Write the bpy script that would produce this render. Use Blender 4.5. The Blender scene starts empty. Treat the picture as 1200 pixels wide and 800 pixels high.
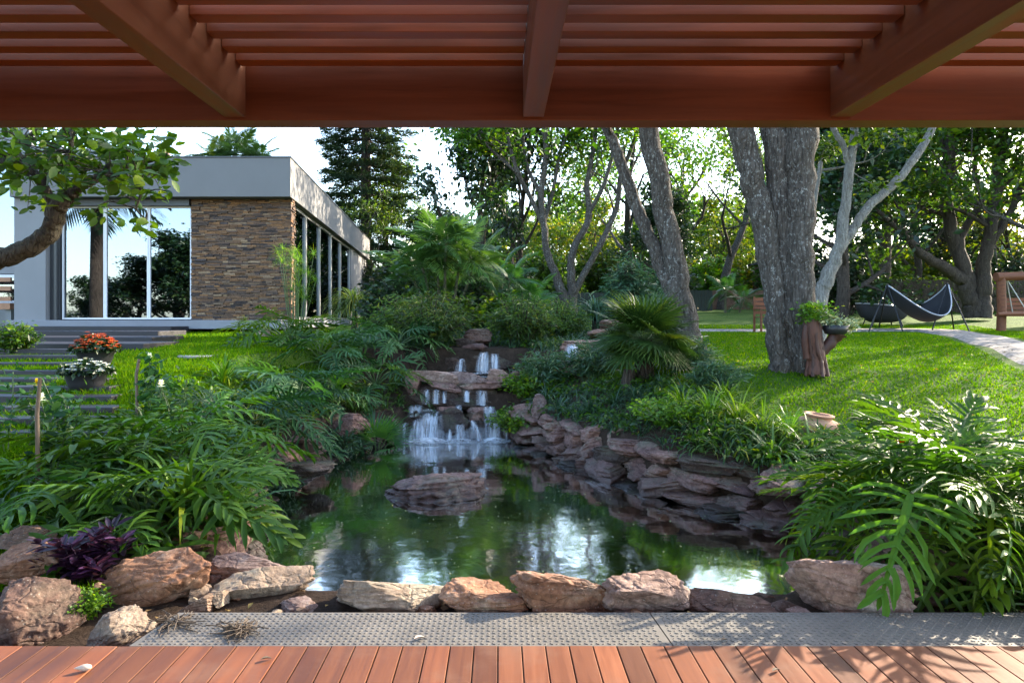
import bpy, bmesh, math, random
import numpy as np
from mathutils import Vector, Matrix, noise
R = math.radians
PI = math.pi
SC = bpy.context.scene
COL = SC.collection

# ------------------------------------------------------------------ camera, sky, sun, exposure
EYE = 1.5
cam_d = bpy.data.cameras.new("camera")
cam_d.sensor_width = 36.0
cam_d.lens = 24.0
cam_d.shift_x = 0.0125
cam_d.shift_y = -0.0208
cam_d.clip_start = 0.05
cam_d.clip_end = 1000.0
cam = bpy.data.objects.new("camera", cam_d)
COL.objects.link(cam)
cam.location = (0, 0, EYE)
cam.rotation_euler = (R(90), 0, 0)
SC.camera = cam

SUN_AZ = 56.0      # degrees from +Y (straight ahead) towards +X (right)
SUN_EL = 24.0
world = bpy.data.worlds.new("World")
SC.world = world
world.use_nodes = True
nt = world.node_tree
sky = nt.nodes.new("ShaderNodeTexSky")
sky.sky_type = 'NISHITA'
sky.sun_disc = False
sky.sun_elevation = R(SUN_EL)
sky.sun_rotation = R(SUN_AZ)
sky.air_density = 1.0
sky.dust_density = 1.4
sky.ozone_density = 1.0
bg = nt.nodes["Background"]
bg.inputs["Strength"].default_value = 0.15
nt.links.new(sky.outputs[0], bg.inputs["Color"])

sun_d = bpy.data.lights.new("sun", 'SUN')
sun_d.energy = 3.4
sun_d.angle = R(0.5)
sun_d.color = (1.0, 0.86, 0.66)
sun = bpy.data.objects.new("sun", sun_d)
COL.objects.link(sun)
to_sun = Vector((math.sin(R(SUN_AZ)) * math.cos(R(SUN_EL)), math.cos(R(SUN_AZ)) * math.cos(R(SUN_EL)), math.sin(R(SUN_EL))))
sun.rotation_euler = (-to_sun).to_track_quat('-Z', 'Y').to_euler()
sun.location = to_sun * 60

SC.view_settings.view_transform = 'Standard'
SC.view_settings.look = 'None'
SC.view_settings.exposure = 2.8
SC.view_settings.gamma = 1.0
SC.view_settings.use_curve_mapping = False
SC.render.engine = 'CYCLES'
SC.cycles.use_denoising = True
SC.cycles.max_bounces = 7
SC.cycles.diffuse_bounces = 4
SC.cycles.glossy_bounces = 4
SC.cycles.transmission_bounces = 4
SC.cycles.transparent_max_bounces = 10
SC.cycles.caustics_reflective = False
SC.cycles.caustics_refractive = False
SC.cycles.sample_clamp_indirect = 6.0


def W(px, py, d):
    """a point of the place that stands d metres ahead, seen at px, py of the 1200 x 800 photograph"""
    return Vector(((px - 585) / 800 * d, d, EYE - (py - 375) / 800 * d))


def X(px, d):
    return (px - 585) / 800 * d


# ------------------------------------------------------------------ object helpers
def tag(o, label=None, cat=None, group=None, kind=None):
    if label: o['label'] = label
    if cat: o['category'] = cat
    if group: o['group'] = group
    if kind: o['kind'] = kind
    return o


def empty(name, loc, label, cat, group=None, rz=0.0):
    o = bpy.data.objects.new(name, None)
    o.empty_display_size = 0.1
    COL.objects.link(o)
    o.location = loc
    o.rotation_euler = (0, 0, rz)
    return tag(o, label, cat, group)


def link(name, me, parent=None, loc=None, rz=0.0, scale=None):
    o = bpy.data.objects.new(name, me)
    COL.objects.link(o)
    if parent is not None: o.parent = parent
    if loc is not None: o.location = loc
    o.rotation_euler = (0, 0, rz)
    if scale is not None:
        o.scale = scale if hasattr(scale, '__len__') else (scale,) * 3
    return o


def kids(o):
    return [c for c in bpy.data.objects if c.parent == o]


def copy_thing(root, loc, rz=0.0, scale=1.0, label=None, group=None, parts=None):
    r = root.copy()
    COL.objects.link(r)
    r.location = loc
    r.rotation_euler = (0, 0, rz)
    r.scale = scale if hasattr(scale, '__len__') else (scale,) * 3
    if label: r['label'] = label
    if group: r['group'] = group
    for ch in (parts if parts is not None else kids(root)):
        c = ch.copy()
        COL.objects.link(c)
        c.parent = r
    return r


RNG = np.random.default_rng(2024)


class MB:
    """collects vertices and faces of one mesh"""
    def __init__(self):
        self.v = []
        self.r = []
        self.f = {3: [], 4: []}
        self.mi = {3: [], 4: []}
        self.n = 0

    def add(self, V, F, mi=0, r=None):
        V = np.asarray(V, dtype=np.float64).reshape(-1, 3)
        if isinstance(F, np.ndarray):
            groups = {F.shape[1]: F}
        else:
            groups = {}
            for f in F:
                groups.setdefault(len(f), []).append(f)
        for k, ff in groups.items():
            a = np.asarray(ff, dtype=np.int64).reshape(-1, k) + self.n
            self.f[k].append(a)
            self.mi[k].append(np.full(len(a), mi, dtype=np.int32))
        self.v.append(V)
        self.r.append(np.full(len(V), RNG.random()) if r is None else np.asarray(r))
        self.n += len(V)

    def inst(self, V, F, M, T, mi=0):
        """many copies of one template: M (n,3,3), T (n,3)"""
        V = np.asarray(V, float)
        n = len(T)
        if n == 0: return
        vv = np.einsum('nij,kj->nki', M, V) + T[:, None, :]
        groups = {}
        if isinstance(F, np.ndarray): groups = {F.shape[1]: F}
        else:
            for f in F: groups.setdefault(len(f), []).append(f)
        off = (np.arange(n) * len(V))[:, None, None]
        for k, ff in groups.items():
            a = (np.asarray(ff, dtype=np.int64)[None] + off).reshape(-1, k) + self.n
            self.f[k].append(a)
            self.mi[k].append(np.full(len(a), mi, dtype=np.int32))
        self.v.append(vv.reshape(-1, 3))
        self.r.append(np.repeat(RNG.random(n), len(V)))
        self.n += n * len(V)

    def box(self, c, s, rot=None, mi=0):
        x, y, z = s[0] / 2, s[1] / 2, s[2] / 2
        V = np.array([(-x, -y, -z), (x, -y, -z), (x, y, -z), (-x, y, -z), (-x, -y, z), (x, -y, z), (x, y, z), (-x, y, z)])
        if rot is not None: V = V @ np.array(rot).T
        V = V + np.array(c)
        self.add(V, np.array([(0, 3, 2, 1), (4, 5, 6, 7), (0, 1, 5, 4), (1, 2, 6, 5), (2, 3, 7, 6), (3, 0, 4, 7)]), mi)

    def prism(self, poly, z0, z1, mi=0):
        n = len(poly)
        V = [(p[0], p[1], z0) for p in poly] + [(p[0], p[1], z1) for p in poly]
        base = self.n
        F = [(i, (i + 1) % n, n + (i + 1) % n, n + i) for i in range(n)]
        # fan caps from vertex 0 (convex outlines)
        F += [(0, i + 1, i) for i in range(1, n - 1)]
        F += [(n, n + i, n + i + 1) for i in range(1, n - 1)]
        self.add(V, F, mi)

    def tube(self, pts, rad, sides=8, mi=0, cap=True, rough=0.0, rs=None):
        P = np.array([tuple(p) for p in pts], float)
        n = len(P)
        rad = np.broadcast_to(np.asarray(rad, float), (n,)) if np.ndim(rad) == 0 else np.asarray(rad, float)
        T = np.gradient(P, axis=0)
        T /= np.linalg.norm(T, axis=1)[:, None] + 1e-9
        ref = np.array((0, 0, 1.0)) if abs(T[0][2]) < 0.9 else np.array((1.0, 0, 0))
        a = np.cross(T[0], ref); a /= np.linalg.norm(a)
        A = []
        for i in range(n):
            a = a - T[i] * a.dot(T[i])
            a /= np.linalg.norm(a) + 1e-9
            A.append(a)
        A = np.array(A)
        B = np.cross(T, A)
        th = np.arange(sides) / sides * 2 * PI
        rr = np.repeat(rad[:, None], sides, 1)
        if rough and rs is not None:
            rr = rr * (1 + rough * (rs.random((n, sides)) - 0.5))
        V = P[:, None, :] + rr[..., None] * (np.cos(th)[None, :, None] * A[:, None, :] + np.sin(th)[None, :, None] * B[:, None, :])
        V = V.reshape(-1, 3)
        i = np.arange(n - 1)[:, None] * sides
        j = np.arange(sides)[None, :]
        j2 = (j + 1) % sides
        F = np.stack([i + j, i + j2, i + sides + j2, i + sides + j], -1).reshape(-1, 4)
        base = self.n
        self.add(V, F, mi)
        if cap:
            for ring, c, flip in ((0, P[0], True), (n - 1, P[-1], False)):
                vs = V[ring * sides:(ring + 1) * sides]
                ff = [((k + 1) % sides, k, sides) if flip else (k, (k + 1) % sides, sides) for k in range(sides)]
                self.add(np.vstack([vs, c]), ff, mi)

    def lathe(self, prof, sides=24, c=(0, 0, 0), mi=0, wob=0.0):
        n = len(prof)
        th = np.arange(sides) / sides * 2 * PI
        V = []
        for (r, z) in prof:
            w = 1 + wob * np.sin(3 * th + z * 9)
            V.append(np.stack([c[0] + r * w * np.cos(th), c[1] + r * w * np.sin(th), np.full(sides, c[2] + z)], -1))
        V = np.concatenate(V)
        i = np.arange(n - 1)[:, None] * sides
        j = np.arange(sides)[None, :]
        j2 = (j + 1) % sides
        self.add(V, np.stack([i + j, i + j2, i + sides + j2, i + sides + j], -1).reshape(-1, 4), mi)

    def mesh(self, name, mats, smooth=True):
        me = bpy.data.meshes.new(name)
        V = np.concatenate(self.v)
        me.vertices.add(len(V))
        me.vertices.foreach_set("co", V.astype(np.float32).ravel())
        loops, starts, mis = [], [], []
        s = 0
        for k in (3, 4):
            if self.f[k]:
                a = np.concatenate(self.f[k])
                loops.append(a.ravel())
                starts.append(s + np.arange(len(a)) * k)
                s += a.size
                mis.append(np.concatenate(self.mi[k]))
        loops = np.concatenate(loops).astype(np.int32)
        starts = np.concatenate(starts).astype(np.int32)
        mis = np.concatenate(mis)
        me.loops.add(len(loops))
        me.loops.foreach_set("vertex_index", loops)
        me.polygons.add(len(starts))
        me.polygons.foreach_set("loop_start", starts)
        me.polygons.foreach_set("material_index", mis)
        me.polygons.foreach_set("use_smooth", np.full(len(starts), smooth, dtype=bool))
        at_ = me.attributes.new("leaf_tone", 'FLOAT', 'POINT')
        at_.data.foreach_set("value", np.concatenate(self.r).astype(np.float32))
        me.update(calc_edges=True)
        for m in (mats if isinstance(mats, (list, tuple)) else [mats]):
            me.materials.append(m)
        return me

    def build(self, name, mats, parent=None, loc=None, smooth=True, bevel=0.0):
        o = link(name, self.mesh(name, mats, smooth), parent, loc)
        if bevel:
            b = o.modifiers.new("bevel", 'BEVEL')
            b.width = bevel
            b.segments = 2
            b.limit_method = 'ANGLE'
        return o


def smooth_path(pts, n=4):
    """Catmull-Rom through the points; works on rows of any width"""
    P = np.array([tuple(p) for p in pts], float)
    Q = np.vstack([2 * P[0] - P[1], P, 2 * P[-1] - P[-2]])
    out = []
    for i in range(1, len(Q) - 2):
        for k in range(n):
            t = k / n
            a, b, c, d = Q[i - 1], Q[i], Q[i + 1], Q[i + 2]
            out.append(0.5 * (2 * b + (c - a) * t + (2 * a - 5 * b + 4 * c - d) * t * t + (3 * b - a - 3 * c + d) * t ** 3))
    out.append(P[-1])
    return np.array(out)


def frames(D, U):
    """rotation matrices whose columns are side, direction, normal"""
    D = D / (np.linalg.norm(D, axis=1)[:, None] + 1e-9)
    S = np.cross(D, U)
    S /= np.linalg.norm(S, axis=1)[:, None] + 1e-9
    N = np.cross(S, D)
    return np.stack([S, D, N], -1)


# ------------------------------------------------------------------ materials
def new_mat(name):
    m = bpy.data.materials.new(name)
    m.use_nodes = True
    t = m.node_tree
    p = t.nodes["Principled BSDF"]
    return m, t, p


def nd(t, kind, **kw):
    n = t.nodes.new(kind)
    for k, v in kw.items():
        if k in n.inputs: n.inputs[k].default_value = v
        else: setattr(n, k, v)
    return n


def ramp(t, stops, src=None, interp='LINEAR'):
    r = t.nodes.new("ShaderNodeValToRGB")
    r.color_ramp.interpolation = interp
    e = r.color_ramp.elements
    while len(e) < len(stops): e.new(0.5)
    for el, (pos, c) in zip(e, stops):
        el.position = pos
        el.color = (c[0], c[1], c[2], 1) if hasattr(c, '__len__') else (c, c, c, 1)
    if src is not None: t.links.new(src, r.inputs[0])
    return r


def coords(t, scale=(1, 1, 1), kind="Object"):
    tc = t.nodes.new("ShaderNodeTexCoord")
    mp = t.nodes.new("ShaderNodeMapping")
    mp.inputs["Scale"].default_value = scale
    t.links.new(tc.outputs[kind], mp.inputs["Vector"])
    return mp.outputs[0]


def noise_tex(t, vec, scale, detail=5, rough=0.6, dist=0.0):
    n = nd(t, "ShaderNodeTexNoise", Scale=scale, Detail=detail, Roughness=rough, Distortion=dist)
    if vec is not None: t.links.new(vec, n.inputs["Vector"])
    return n.outputs["Fac"]


def bump(t, p, h, strength=0.4, dist=0.02, prev=None):
    b = nd(t, "ShaderNodeBump", Strength=strength, Distance=dist)
    t.links.new(h, b.inputs["Height"])
    if prev is not None: t.links.new(prev, b.inputs["Normal"])
    if p is not None: t.links.new(b.outputs[0], p.inputs["Normal"])
    return b.outputs[0]


def mixc(t, fac, a, b, mode='MIX'):
    m = t.nodes.new("ShaderNodeMix")
    m.data_type = 'RGBA'
    m.blend_type = mode
    for sock, v in ((0, fac), (6, a), (7, b)):
        if hasattr(v, 'is_linked') or hasattr(v, 'links'): t.links.new(v, m.inputs[sock])
        elif sock == 0: m.inputs[0].default_value = v
        else: m.inputs[sock].default_value = (v[0], v[1], v[2], 1)
    return m.outputs[2]


def leaf_mat(name, dark, mid, light, trans=0.35, rough=0.42, spec=0.5):
    m, t, p = new_mat(name)
    g = t.nodes.new("ShaderNodeAttribute"); g.attribute_name = "leaf_tone"
    oi = t.nodes.new("ShaderNodeObjectInfo")
    r = ramp(t, [(0.0, dark), (0.5, mid), (0.90, light), (0.97, (light[0] * 1.5, light[1] * 1.2, light[2])), (1.0, (light[0] * 1.9, light[1] * 1.25, light[2]))], g.outputs["Fac"])
    hs = nd(t, "ShaderNodeHueSaturation", Hue=0.5, Saturation=1.12, Value=1.08)
    mr = nd(t, "ShaderNodeMapRange")
    mr.inputs[3].default_value = 0.485
    mr.inputs[4].default_value = 0.515
    t.links.new(oi.outputs["Random"], mr.inputs[0])
    t.links.new(mr.outputs[0], hs.inputs["Hue"])
    m2 = nd(t, "ShaderNodeMath", operation='MULTIPLY'); m2.inputs[1].default_value = 7.31
    m3 = nd(t, "ShaderNodeMath", operation='FRACT')
    t.links.new(oi.outputs["Random"], m2.inputs[0]); t.links.new(m2.outputs[0], m3.inputs[0])
    mv = nd(t, "ShaderNodeMapRange"); mv.inputs[3].default_value = 0.86; mv.inputs[4].default_value = 1.32
    t.links.new(m3.outputs[0], mv.inputs[0]); t.links.new(mv.outputs[0], hs.inputs["Value"])
    t.links.new(r.outputs[0], hs.inputs["Color"])
    t.links.new(hs.outputs[0], p.inputs["Base Color"])
    p.inputs["Roughness"].default_value = rough
    p.inputs["Specular IOR Level"].default_value = spec
    tr = t.nodes.new("ShaderNodeBsdfTranslucent")
    tc = mixc(t, 1.0, hs.outputs[0], (1.9, 1.75, 0.75), 'MULTIPLY')
    t.links.new(tc, tr.inputs["Color"])
    mx = nd(t, "ShaderNodeMixShader", Fac=trans)
    t.links.new(p.outputs[0], mx.inputs[1])
    t.links.new(tr.outputs[0], mx.inputs[2])
    t.links.new(mx.outputs[0], t.nodes["Material Output"].inputs["Surface"])
    return m


def plain_mat(name, c, rough=0.6, metal=0.0, var=0.15, scale=8.0, bmp=0.15, spec=0.5):
    m, t, p = new_mat(name)
    v = coords(t)
    n = noise_tex(t, v, scale, 6)
    r = ramp(t, [(0.25, [x * (1 - var) for x in c]), (0.75, [min(1, x * (1 + var)) for x in c])], n)
    t.links.new(r.outputs[0], p.inputs["Base Color"])
    p.inputs["Roughness"].default_value = rough
    p.inputs["Metallic"].default_value = metal
    p.inputs["Specular IOR Level"].default_value = spec
    if bmp:
        bump(t, p, noise_tex(t, v, scale * 6, 4), bmp, 0.004)
    return m


def wood_mat(name, a, b, c, axis='Y', rough=0.4, grain=1.0, spec=0.5, worn=None):
    m, t, p = new_mat(name)
    g = t.nodes.new("ShaderNodeNewGeometry")
    sc = {'X': (1.2, 22, 22), 'Y': (22, 1.2, 22), 'Z': (22, 22, 1.2)}[axis]
    v = coords(t, sc)
    # shift the grain from board to board
    ad = nd(t, "ShaderNodeVectorMath", operation='ADD')
    cm = nd(t, "ShaderNodeVectorMath", operation='SCALE')
    cx = t.nodes.new("ShaderNodeCombineXYZ")
    for k in range(3): t.links.new(g.outputs["Random Per Island"], cx.inputs[k])
    t.links.new(cx.outputs[0], cm.inputs[0])
    cm.inputs["Scale"].default_value = 40
    t.links.new(v, ad.inputs[0])
    t.links.new(cm.outputs[0], ad.inputs[1])
    n = noise_tex(t, ad.outputs[0], 1.0 * grain, 8, 0.65, 0.6)
    r = ramp(t, [(0.25, a), (0.52, b), (0.8, c)], n)
    rr = ramp(t, [(0.0, (0.62, 0.6, 0.6)), (0.5, (0.95, 0.95, 0.95)), (1.0, (1.3, 1.2, 1.1))], g.outputs["Random Per Island"])
    col = mixc(t, 1.0, r.outputs[0], rr.outputs[0], 'MULTIPLY')
    if worn is not None:
        w = noise_tex(t, coords(t, (2.5, 2.5, 2.5)), 1.0, 7, 0.7)
        wr = ramp(t, [(0.5, 0.0), (0.72, 0.55)], w)
        col = mixc(t, wr.outputs[0], col, worn)
    t.links.new(col, p.inputs["Base Color"])
    rg = ramp(t, [(0.3, rough - 0.08), (0.7, rough + 0.14)], n)
    t.links.new(rg.outputs[0], p.inputs["Roughness"])
    p.inputs["Specular IOR Level"].default_value = spec
    bump(t, p, n, 0.25, 0.003)
    return m


def rock_mat(name, a, b, c, pale, moss=0.0, wet=0.0):
    m, t, p = new_mat(name)
    tc = t.nodes.new("ShaderNodeTexCoord")
    oi = t.nodes.new("ShaderNodeObjectInfo")
    g = t.nodes.new("ShaderNodeNewGeometry")
    cx = t.nodes.new("ShaderNodeCombineXYZ")
    for k in range(3): t.links.new(oi.outputs["Random"], cx.inputs[k])
    sc = nd(t, "ShaderNodeVectorMath", operation='SCALE')
    t.links.new(cx.outputs[0], sc.inputs[0]); sc.inputs["Scale"].default_value = 30
    ad = nd(t, "ShaderNodeVectorMath", operation='ADD')
    t.links.new(g.outputs["Position"], ad.inputs[0]); t.links.new(sc.outputs[0], ad.inputs[1])
    mp = nd(t, "ShaderNodeMapping"); mp.inputs["Scale"].default_value = (2.6, 2.6, 6.0)
    mp.inputs["Rotation"].default_value = (0.12, 0.18, 0.0)
    t.links.new(ad.outputs[0], mp.inputs["Vector"])
    n1 = noise_tex(t, mp.outputs[0], 1.6, 10, 0.68, 0.4)
    n2 = noise_tex(t, ad.outputs[0], 3.2, 8, 0.7)
    n3 = noise_tex(t, ad.outputs[0], 26.0, 8, 0.75)
    r = ramp(t, [(0.28, a), (0.5, b), (0.7, c)], n1)
    pr = ramp(t, [(0.50, 0.0), (0.66, 0.75)], n2)
    col = mixc(t, pr.outputs[0], r.outputs[0], pale)
    dk = ramp(t, [(0.36, (0.45, 0.42, 0.42)), (0.58, (1.0, 1.0, 1.0)), (0.75, (1.2, 1.17, 1.13))], n3)
    col = mixc(t, 1.0, col, dk.outputs[0], 'MULTIPLY')
    tone = ramp(t, [(0.0, (0.78, 0.76, 0.8)), (1.0, (1.2, 1.15, 1.08))], oi.outputs["Random"])
    col = mixc(t, 1.0, col, tone.outputs[0], 'MULTIPLY')
    # lichen flecks
    vo = nd(t, "ShaderNodeTexVoronoi", Scale=38.0)
    t.links.new(ad.outputs[0], vo.inputs["Vector"])
    lf = ramp(t, [(0.1, 1.0), (0.2, 0.0)], vo.outputs["Distance"])
    lm = nd(t, "ShaderNodeMath", operation='MULTIPLY'); lm.inputs[1].default_value = 0.35
    t.links.new(lf.outputs[0], lm.inputs[0])
    col = mixc(t, lm.outputs[0], col, (0.42, 0.40, 0.36))
    if moss > 0:
        sx = nd(t, "ShaderNodeSeparateXYZ")
        t.links.new(g.outputs["Normal"], sx.inputs[0])
        mm = nd(t, "ShaderNodeMath", operation='MULTIPLY')
        mr = ramp(t, [(0.45, 0.0), (0.62, moss)], n2)
        up = ramp(t, [(0.1, 0.0), (0.75, 1.0)], sx.outputs[2])
        t.links.new(mr.outputs[0], mm.inputs[0]); t.links.new(up.outputs[0], mm.inputs[1])
        col = mixc(t, mm.outputs[0], col, (0.035, 0.06, 0.012))
    # the damp line above the water
    sp = nd(t, "ShaderNodeSeparateXYZ")
    t.links.new(g.outputs["Position"], sp.inputs[0])
    if wet > 0:
        wl = nd(t, "ShaderNodeMapRange"); wl.inputs[1].default_value = -0.24; wl.inputs[2].default_value = -0.24 + wet
        wl.inputs[3].default_value = 0.35; wl.inputs[4].default_value = 1.0
        t.links.new(sp.outputs[2], wl.inputs[0])
        col = mixc(t, 1.0, col, wl.outputs[0], 'MULTIPLY')
        wr = nd(t, "ShaderNodeMapRange"); wr.inputs[1].default_value = -0.24; wr.inputs[2].default_value = -0.24 + wet
        wr.inputs[3].default_value = 0.3; wr.inputs[4].default_value = 0.85
        t.links.new(sp.outputs[2], wr.inputs[0])
        t.links.new(wr.outputs[0], p.inputs["Roughness"])
    else:
        p.inputs["Roughness"].default_value = 0.82
    p.inputs["Specular IOR Level"].default_value = 0.35
    t.links.new(col, p.inputs["Base Color"])
    b1 = bump(t, None, n1, 0.5, 0.04)
    ve = nd(t, 'ShaderNodeTexVoronoi', Scale=5.0, feature='DISTANCE_TO_EDGE')
    wv = nd(t, 'ShaderNodeVectorMath', operation='ADD'); t.links.new(mp.outputs[0], wv.inputs[0])
    ns_ = nd(t, 'ShaderNodeTexNoise', Scale=4.0, Detail=4.0); t.links.new(ad.outputs[0], ns_.inputs['Vector']); t.links.new(ns_.outputs['Color'], wv.inputs[1])
    t.links.new(wv.outputs[0], ve.inputs['Vector']); ve.inputs['Scale'].default_value = 1.5
    ck = ramp(t, [(0.0, 0.0), (0.05, 1.0)], ve.outputs['Distance'])
    b2 = bump(t, None, ck.outputs[0], 0.6, 0.015, b1)
    bump(t, p, n3, 0.55, 0.02, b2)
    return m


def bark_mat(name, a, b, lichen, spots=0.5, scale=1.0):
    m, t, p = new_mat(name)
    v = coords(t, (9 * scale, 9 * scale, 2.2 * scale))
    n1 = noise_tex(t, v, 1.5, 9, 0.7, 0.5)
    v2 = coords(t, (14 * scale, 14 * scale, 9 * scale))
    n2 = noise_tex(t, v2, 1.6, 6, 0.75)
    v3 = coords(t, (1.5, 1.5, 1.0))
    n3 = noise_tex(t, v3, 1.4, 4, 0.6)
    r = ramp(t, [(0.3, a), (0.65, b)], n1)
    lr = ramp(t, [(0.54, 0.0), (0.62, spots)], n2)
    pr = ramp(t, [(0.35, 0.25), (0.65, 1.0)], n3)
    mm = nd(t, "ShaderNodeMath", operation='MULTIPLY')
    t.links.new(lr.outputs[0], mm.inputs[0]); t.links.new(pr.outputs[0], mm.inputs[1])
    col = mixc(t, mm.outputs[0], r.outputs[0], lichen)
    t.links.new(col, p.inputs["Base Color"])
    p.inputs["Roughness"].default_value = 0.9
    p.inputs["Specular IOR Level"].default_value = 0.2
    fv = nd(t, 'ShaderNodeTexVoronoi', Scale=1.0, feature='DISTANCE_TO_EDGE')
    t.links.new(coords(t, (16 * scale, 16 * scale, 3.2 * scale)), fv.inputs['Vector'])
    fr_ = ramp(t, [(0.0, 0.0), (0.12, 1.0)], fv.outputs['Distance'])
    b0 = bump(t, None, fr_.outputs[0], 0.7, 0.025)
    b1 = bump(t, None, n1, 0.9, 0.03, b0)
    bump(t, p, n2, 0.4, 0.01, b1)
    return m


M = {}
M['deck'] = wood_mat('deck_boards', (0.085, 0.029, 0.014), (0.14, 0.050, 0.023), (0.20, 0.080, 0.040), 'Y', 0.5, spec=0.22, worn=(0.155, 0.09, 0.06))
M['pergola'] = wood_mat('pergola_timber', (0.125, 0.042, 0.014), (0.215, 0.076, 0.026), (0.29, 0.112, 0.042), 'X', 0.42, 0.7)
M['pergola_y'] = wood_mat('pergola_rafter_timber', (0.125, 0.042, 0.014), (0.215, 0.076, 0.026), (0.29, 0.112, 0.042), 'Y', 0.42, 0.7)
M['sleeper'] = wood_mat('dark_step_timber', (0.013, 0.011, 0.015), (0.021, 0.018, 0.024), (0.036, 0.030, 0.039), 'X', 0.5, 0.8)
M['stick'] = wood_mat('stake_wood', (0.09, 0.06, 0.04), (0.14, 0.10, 0.07), (0.22, 0.17, 0.12), 'Z', 0.7, 1.0)
M['redwood'] = wood_mat('red_stump_wood', (0.035, 0.012, 0.007), (0.085, 0.028, 0.014), (0.14, 0.05, 0.025), 'Z', 0.6, 1.0)
M['swing'] = wood_mat('swing_wood', (0.085, 0.030, 0.015), (0.15, 0.055, 0.027), (0.21, 0.085, 0.042), 'X', 0.55, 0.8, spec=0.25)
M['plate'] = plain_mat('checker_plate', (0.112, 0.101, 0.088), 0.55, 0.0, 0.22, 5.0, 0.2)
M['rock_tan'] = rock_mat('rock_tan', (0.17, 0.12, 0.085), (0.30, 0.23, 0.17), (0.38, 0.31, 0.24), (0.44, 0.40, 0.33), 0.25)
M['rock_orange'] = rock_mat('rock_orange', (0.14, 0.065, 0.038), (0.27, 0.135, 0.075), (0.36, 0.20, 0.115), (0.42, 0.33, 0.25), 0.0)
M['rock_brown'] = rock_mat('rock_brown', (0.075, 0.042, 0.032), (0.14, 0.08, 0.06), (0.20, 0.12, 0.085), (0.24, 0.17, 0.13), 0.15)
M['rock_pink'] = rock_mat('rock_pink', (0.15, 0.085, 0.068), (0.25, 0.165, 0.135), (0.34, 0.25, 0.21), (0.44, 0.38, 0.33), 0.0)
M['rock_purple'] = rock_mat('rock_purple', (0.10, 0.055, 0.050), (0.23, 0.132, 0.108), (0.34, 0.21, 0.172), (0.41, 0.32, 0.275), 0.45, 0.28)
M['rock_dark'] = rock_mat('rock_dark', (0.028, 0.018, 0.014), (0.065, 0.042, 0.033), (0.11, 0.073, 0.057), (0.14, 0.11, 0.09), 0.5, 0.35)
M['bark_grey'] = bark_mat('bark_grey', (0.030, 0.025, 0.021), (0.105, 0.088, 0.074), (0.34, 0.34, 0.31), 0.85, 1.25)
M['bark_pale'] = bark_mat('bark_pale', (0.12, 0.11, 0.10), (0.27, 0.26, 0.24), (0.45, 0.45, 0.42), 0.6, 1.4)
M['bark_dark'] = bark_mat('bark_dark', (0.03, 0.024, 0.02), (0.08, 0.062, 0.05), (0.16, 0.15, 0.13), 0.4, 1.0)
M['bark_mossy'] = bark_mat('bark_mossy', (0.04, 0.034, 0.026), (0.11, 0.095, 0.07), (0.16, 0.17, 0.10), 0.6, 2.2)
M['leaf_tree'] = leaf_mat('leaf_tree', (0.018, 0.046, 0.010), (0.038, 0.086, 0.014), (0.072, 0.132, 0.020), 0.48)
M['leaf_near'] = leaf_mat('leaf_near', (0.022, 0.056, 0.010), (0.042, 0.098, 0.016), (0.075, 0.145, 0.022), 0.40, 0.5)
M['leaf_dark'] = leaf_mat('leaf_dark', (0.007, 0.018, 0.009), (0.014, 0.034, 0.014), (0.028, 0.058, 0.020), 0.22, 0.4)
M['leaf_yellow'] = leaf_mat('leaf_yellow', (0.030, 0.062, 0.010), (0.068, 0.105, 0.014), (0.14, 0.155, 0.024), 0.5)  # yellow of the papyrus, and backlit glow painted into the back trees
M['leaf_philo'] = leaf_mat('leaf_philo', (0.022, 0.058, 0.011), (0.040, 0.094, 0.016), (0.070, 0.138, 0.022), 0.30, 0.52, 0.25)
M['leaf_philo_dark'] = leaf_mat('leaf_philo_dark', (0.014, 0.044, 0.016), (0.026, 0.072, 0.024), (0.046, 0.105, 0.032), 0.25, 0.52, 0.25)
M['leaf_palm'] = leaf_mat('leaf_palm', (0.020, 0.055, 0.018), (0.036, 0.088, 0.026), (0.062, 0.13, 0.036), 0.3, 0.4)
M['leaf_blue'] = leaf_mat('leaf_blue', (0.018, 0.048, 0.026), (0.034, 0.078, 0.042), (0.062, 0.12, 0.066), 0.25, 0.5)
M['leaf_sedge'] = leaf_mat('leaf_sedge', (0.022, 0.052, 0.014), (0.042, 0.09, 0.022), (0.085, 0.14, 0.032), 0.35, 0.5)
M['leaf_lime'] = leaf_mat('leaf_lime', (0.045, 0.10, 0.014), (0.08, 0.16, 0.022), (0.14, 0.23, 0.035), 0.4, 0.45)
M['leaf_silver'] = leaf_mat('leaf_silver', (0.09, 0.13, 0.075), (0.16, 0.21, 0.13), (0.27, 0.32, 0.20), 0.2, 0.6)
M['leaf_purple'] = leaf_mat('leaf_purple', (0.012, 0.006, 0.015), (0.022, 0.009, 0.027), (0.040, 0.017, 0.048), 0.2, 0.4)
M['leaf_pine'] = leaf_mat('leaf_pine', (0.012, 0.027, 0.015), (0.022, 0.044, 0.022), (0.038, 0.066, 0.030), 0.15, 0.5)
M['grass'] = leaf_mat('grass_blades', (0.034, 0.078, 0.009), (0.056, 0.118, 0.012), (0.092, 0.158, 0.018), 0.42, 0.7, 0.1)
M['stalk'] = plain_mat('stalk', (0.055, 0.10, 0.025), 0.5, 0, 0.3, 12, 0)
M['palm_stem'] = bark_mat('palm_stem', (0.07, 0.07, 0.04), (0.15, 0.15, 0.09), (0.25, 0.25, 0.18), 0.4, 3.0)
M['petal_red'] = leaf_mat('petal_red', (0.28, 0.018, 0.006), (0.45, 0.045, 0.012), (0.55, 0.09, 0.02), 0.25, 0.6)
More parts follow.
